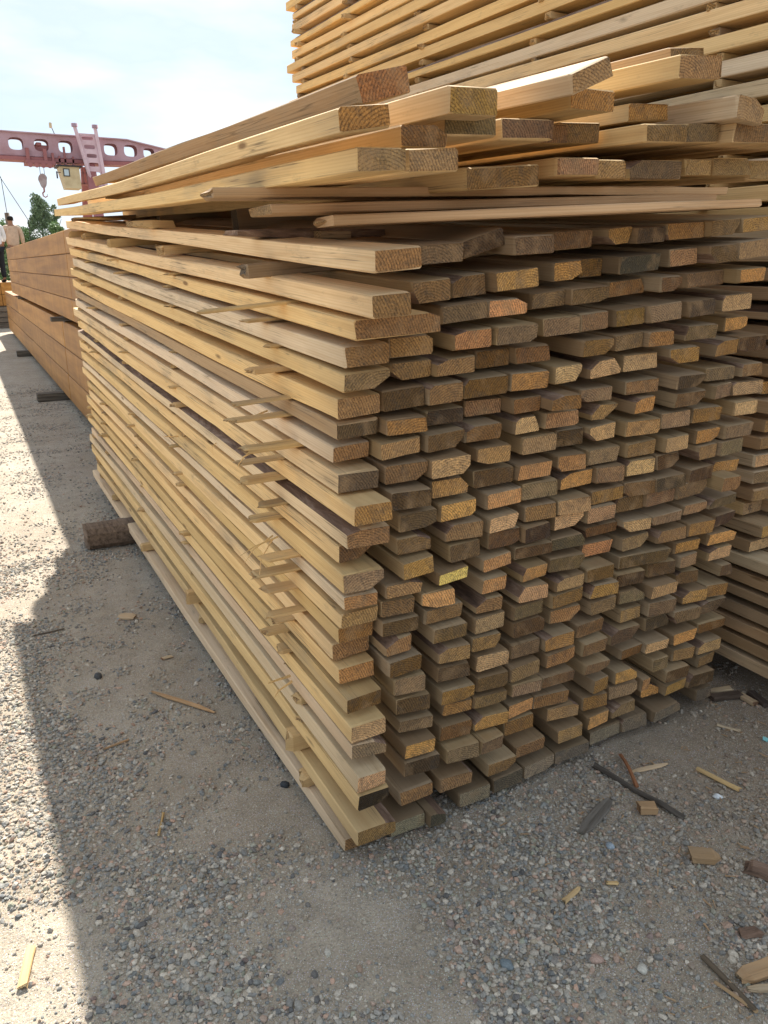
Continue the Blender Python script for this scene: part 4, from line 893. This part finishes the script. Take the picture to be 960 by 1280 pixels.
scrap('slab', (2.364, 1.736), (2.456, 1.714), .03, .02, 'light brown scrap in the gap between the two stacks', 'slab', (.25, .17, .1), .5, 20, taper=.3)
scrap('slab', (2.333, 1.706), (2.459, 1.672), .035, .02, 'dark scrap just in front of the light brown one between the stacks', 'slab', (.10, .07, .05), .9, 21, OLD3)
scrap('slab', (2.459, 1.672), (2.454, 1.597), .03, .015, 'reddish curved scrap at the foot of the tall stack', 'slab', (.22, .13, .08), .6, 22)
scrap('slab', (2.505, 1.661), (2.479, 1.571), .03, .02, 'dark splintered piece beside the tall stack bottom', 'slab', (.07, .05, .04), .9, 23, OLD3)
scrap('sliver', (.289, 1.961), (.324, 2.054), .006, .003, 'thin straw-yellow sliver on the gravel at left', 'sliver', (.55, .4, .2), .1, 24)
scrap('chip', (.537, 3.028), (.583, 3.036), .02, .007, 'reddish chip right of the bare sand by the stack', 'wood chip', (.3, .15, .08), .5, 25)
scrap('splinter', (2.208, 1.576), (2.250, 1.508), .014, .006, 'small whitish splinter near the right edge', 'splinter', (.4, .33, .24), .5, 26)
scrap('twig', (.217, 2.479), (.300, 2.494), .010, .006, 'short brown twig on the gravel left of the long stick', 'twig', (.2, .14, .09), .8, 27)
r = random.Random(99)
sv = []; sf = []
for k in range(260):
    for _ in range(20):
        x, y = r.uniform(1.0, 2.5), r.uniform(.7, 1.9)
        if not (x < 2.3 and y > 1.55) and r.random() < .15 + .85 * (x - 1) / 1.5: break
    a = r.uniform(0, 6.28); l = r.uniform(.004, .016); w = r.uniform(.001, .003); z = float(gz(x, y)) + r.uniform(.002, .006); dz = r.uniform(-.004, .004)
    dx, dy = math.cos(a), math.sin(a); b = len(sv)
    for (u, v_, q) in ((-l, -w, 0), (l, -w * .4, dz), (l, w * .4, dz), (-l, w, 0)):
        for h_ in (0, .002): sv.append((x + dx * u - dy * v_, y + dy * u + dx * v_, z + q + h_))
    sf += [(b, b + 2, b + 4, b + 6), (b + 1, b + 7, b + 5, b + 3), (b, b + 1, b + 3, b + 2), (b + 2, b + 3, b + 5, b + 4), (b + 4, b + 5, b + 7, b + 6), (b + 6, b + 7, b + 1, b)]
o = link_mesh('wood_litter', sv, sf, M_SIDE); o.color = (.3, .2, .1, .85); tag(o, 'tiny slivers and chips of wood littering the dirt at right', 'wood litter', kind='stuff')
# a few larger stones and two bits of litter that stand out
def stone(x, y, s, col, label, seed, cat='stone', flat=.6):
    r_ = np.random.RandomState(seed); v = IV2 * (1 + .1 * np.sin(IV2[:, [1, 2, 0]] * 4 + seed).sum(1, keepdims=True) + r_.uniform(-.05, .05, (len(IV2), 1))) * np.array([s, s * .75, s * flat])
    a = r_.uniform(0, 6.28); R = np.array([[math.cos(a), -math.sin(a), 0], [math.sin(a), math.cos(a), 0], [0, 0, 1]]); v = v @ R.T
    t = np.tile(np.array([[*col, 1.0]]), (len(v), 1)); o = fast_mesh('stone', v, IF2, M_STONE, True, t); o.location = (x, y, float(gz(x, y)) + s * flat * .45); tag(o, label, cat)
stone(1.56, 1.695, .021, (.22, .30, .36), 'bluish stone under the right front of the main stack', 1)
stone(1.889, 1.305, .016, (.6, .62, .62), 'white angular stone below the yellow-brown lath', 2)
stone(1.432, 1.30, .015, (.30, .35, .39), 'pale blue stone below the weathered grey slab', 3)
stone(.275, 3.0, .02, (.07, .07, .07), 'dark grey lump on the sand between the chip and the long stick', 4)
stone(.70, 2.0, .016, (.045, .05, .055), 'black stone beside the bottom board of the main stack', 5)
stone(1.13, 1.03, .017, (.42, .29, .23), 'pink stone at lower middle', 6)
stone(1.21, .96, .016, (.50, .47, .40), 'cream flat stone near the lower right', 7)
stone(.93, 1.12, .019, (.17, .2, .21), 'rounded slate-grey stone at bottom centre', 8)
P_CY = paint('cyan_plastic', (.25, .6, .6), .4)
o = boxes('plastic_scrap', [(-.012, .012, -.008, .008, 0, .004)], P_CY, None); o.location = (2.29, 1.435, float(gz(2.29, 1.435)) + .004); o.rotation_euler = (.2, .1, .6); tag(o, 'tiny turquoise plastic scrap at the right edge', 'plastic scrap')
# a handwritten figure 4 on one board end of the tall stack (pencil strokes, laid 1 mm proud)
V = []; F = []
for (xa, za), (xb, zb_) in (((.040, .038), (.030, .020)), ((.030, .020), (.050, .020)), ((.045, .040), (.041, .008))):
    d = Vector((xb - xa, 0, zb_ - za)).normalized(); nn = Vector((-d.z, 0, d.x)) * .0008; b = len(V)
    for yy in (-.0042, -.0034):
        for p_, s in (((xa, za), 1), ((xb, zb_), 1), ((xb, zb_), -1), ((xa, za), -1)):
            V.append((p_[0] + nn.x * s, yy, p_[1] + nn.z * s))
    F += [(b, b + 1, b + 2, b + 3), (b + 7, b + 6, b + 5, b + 4)] + [(b + q, b + 4 + q, b + 4 + (q + 1) % 4, b + (q + 1) % 4) for q in range(4)]
me = bpy.data.meshes.new('written_figure'); me.from_pydata(V, [], F); me.materials.append(P_DARK); me.update()
o = bpy.data.objects.new('written_figure', me); COL.objects.link(o); o.parent = MARKED; recalc(o)
MARKED.color = (.36, .24, .13, .1)
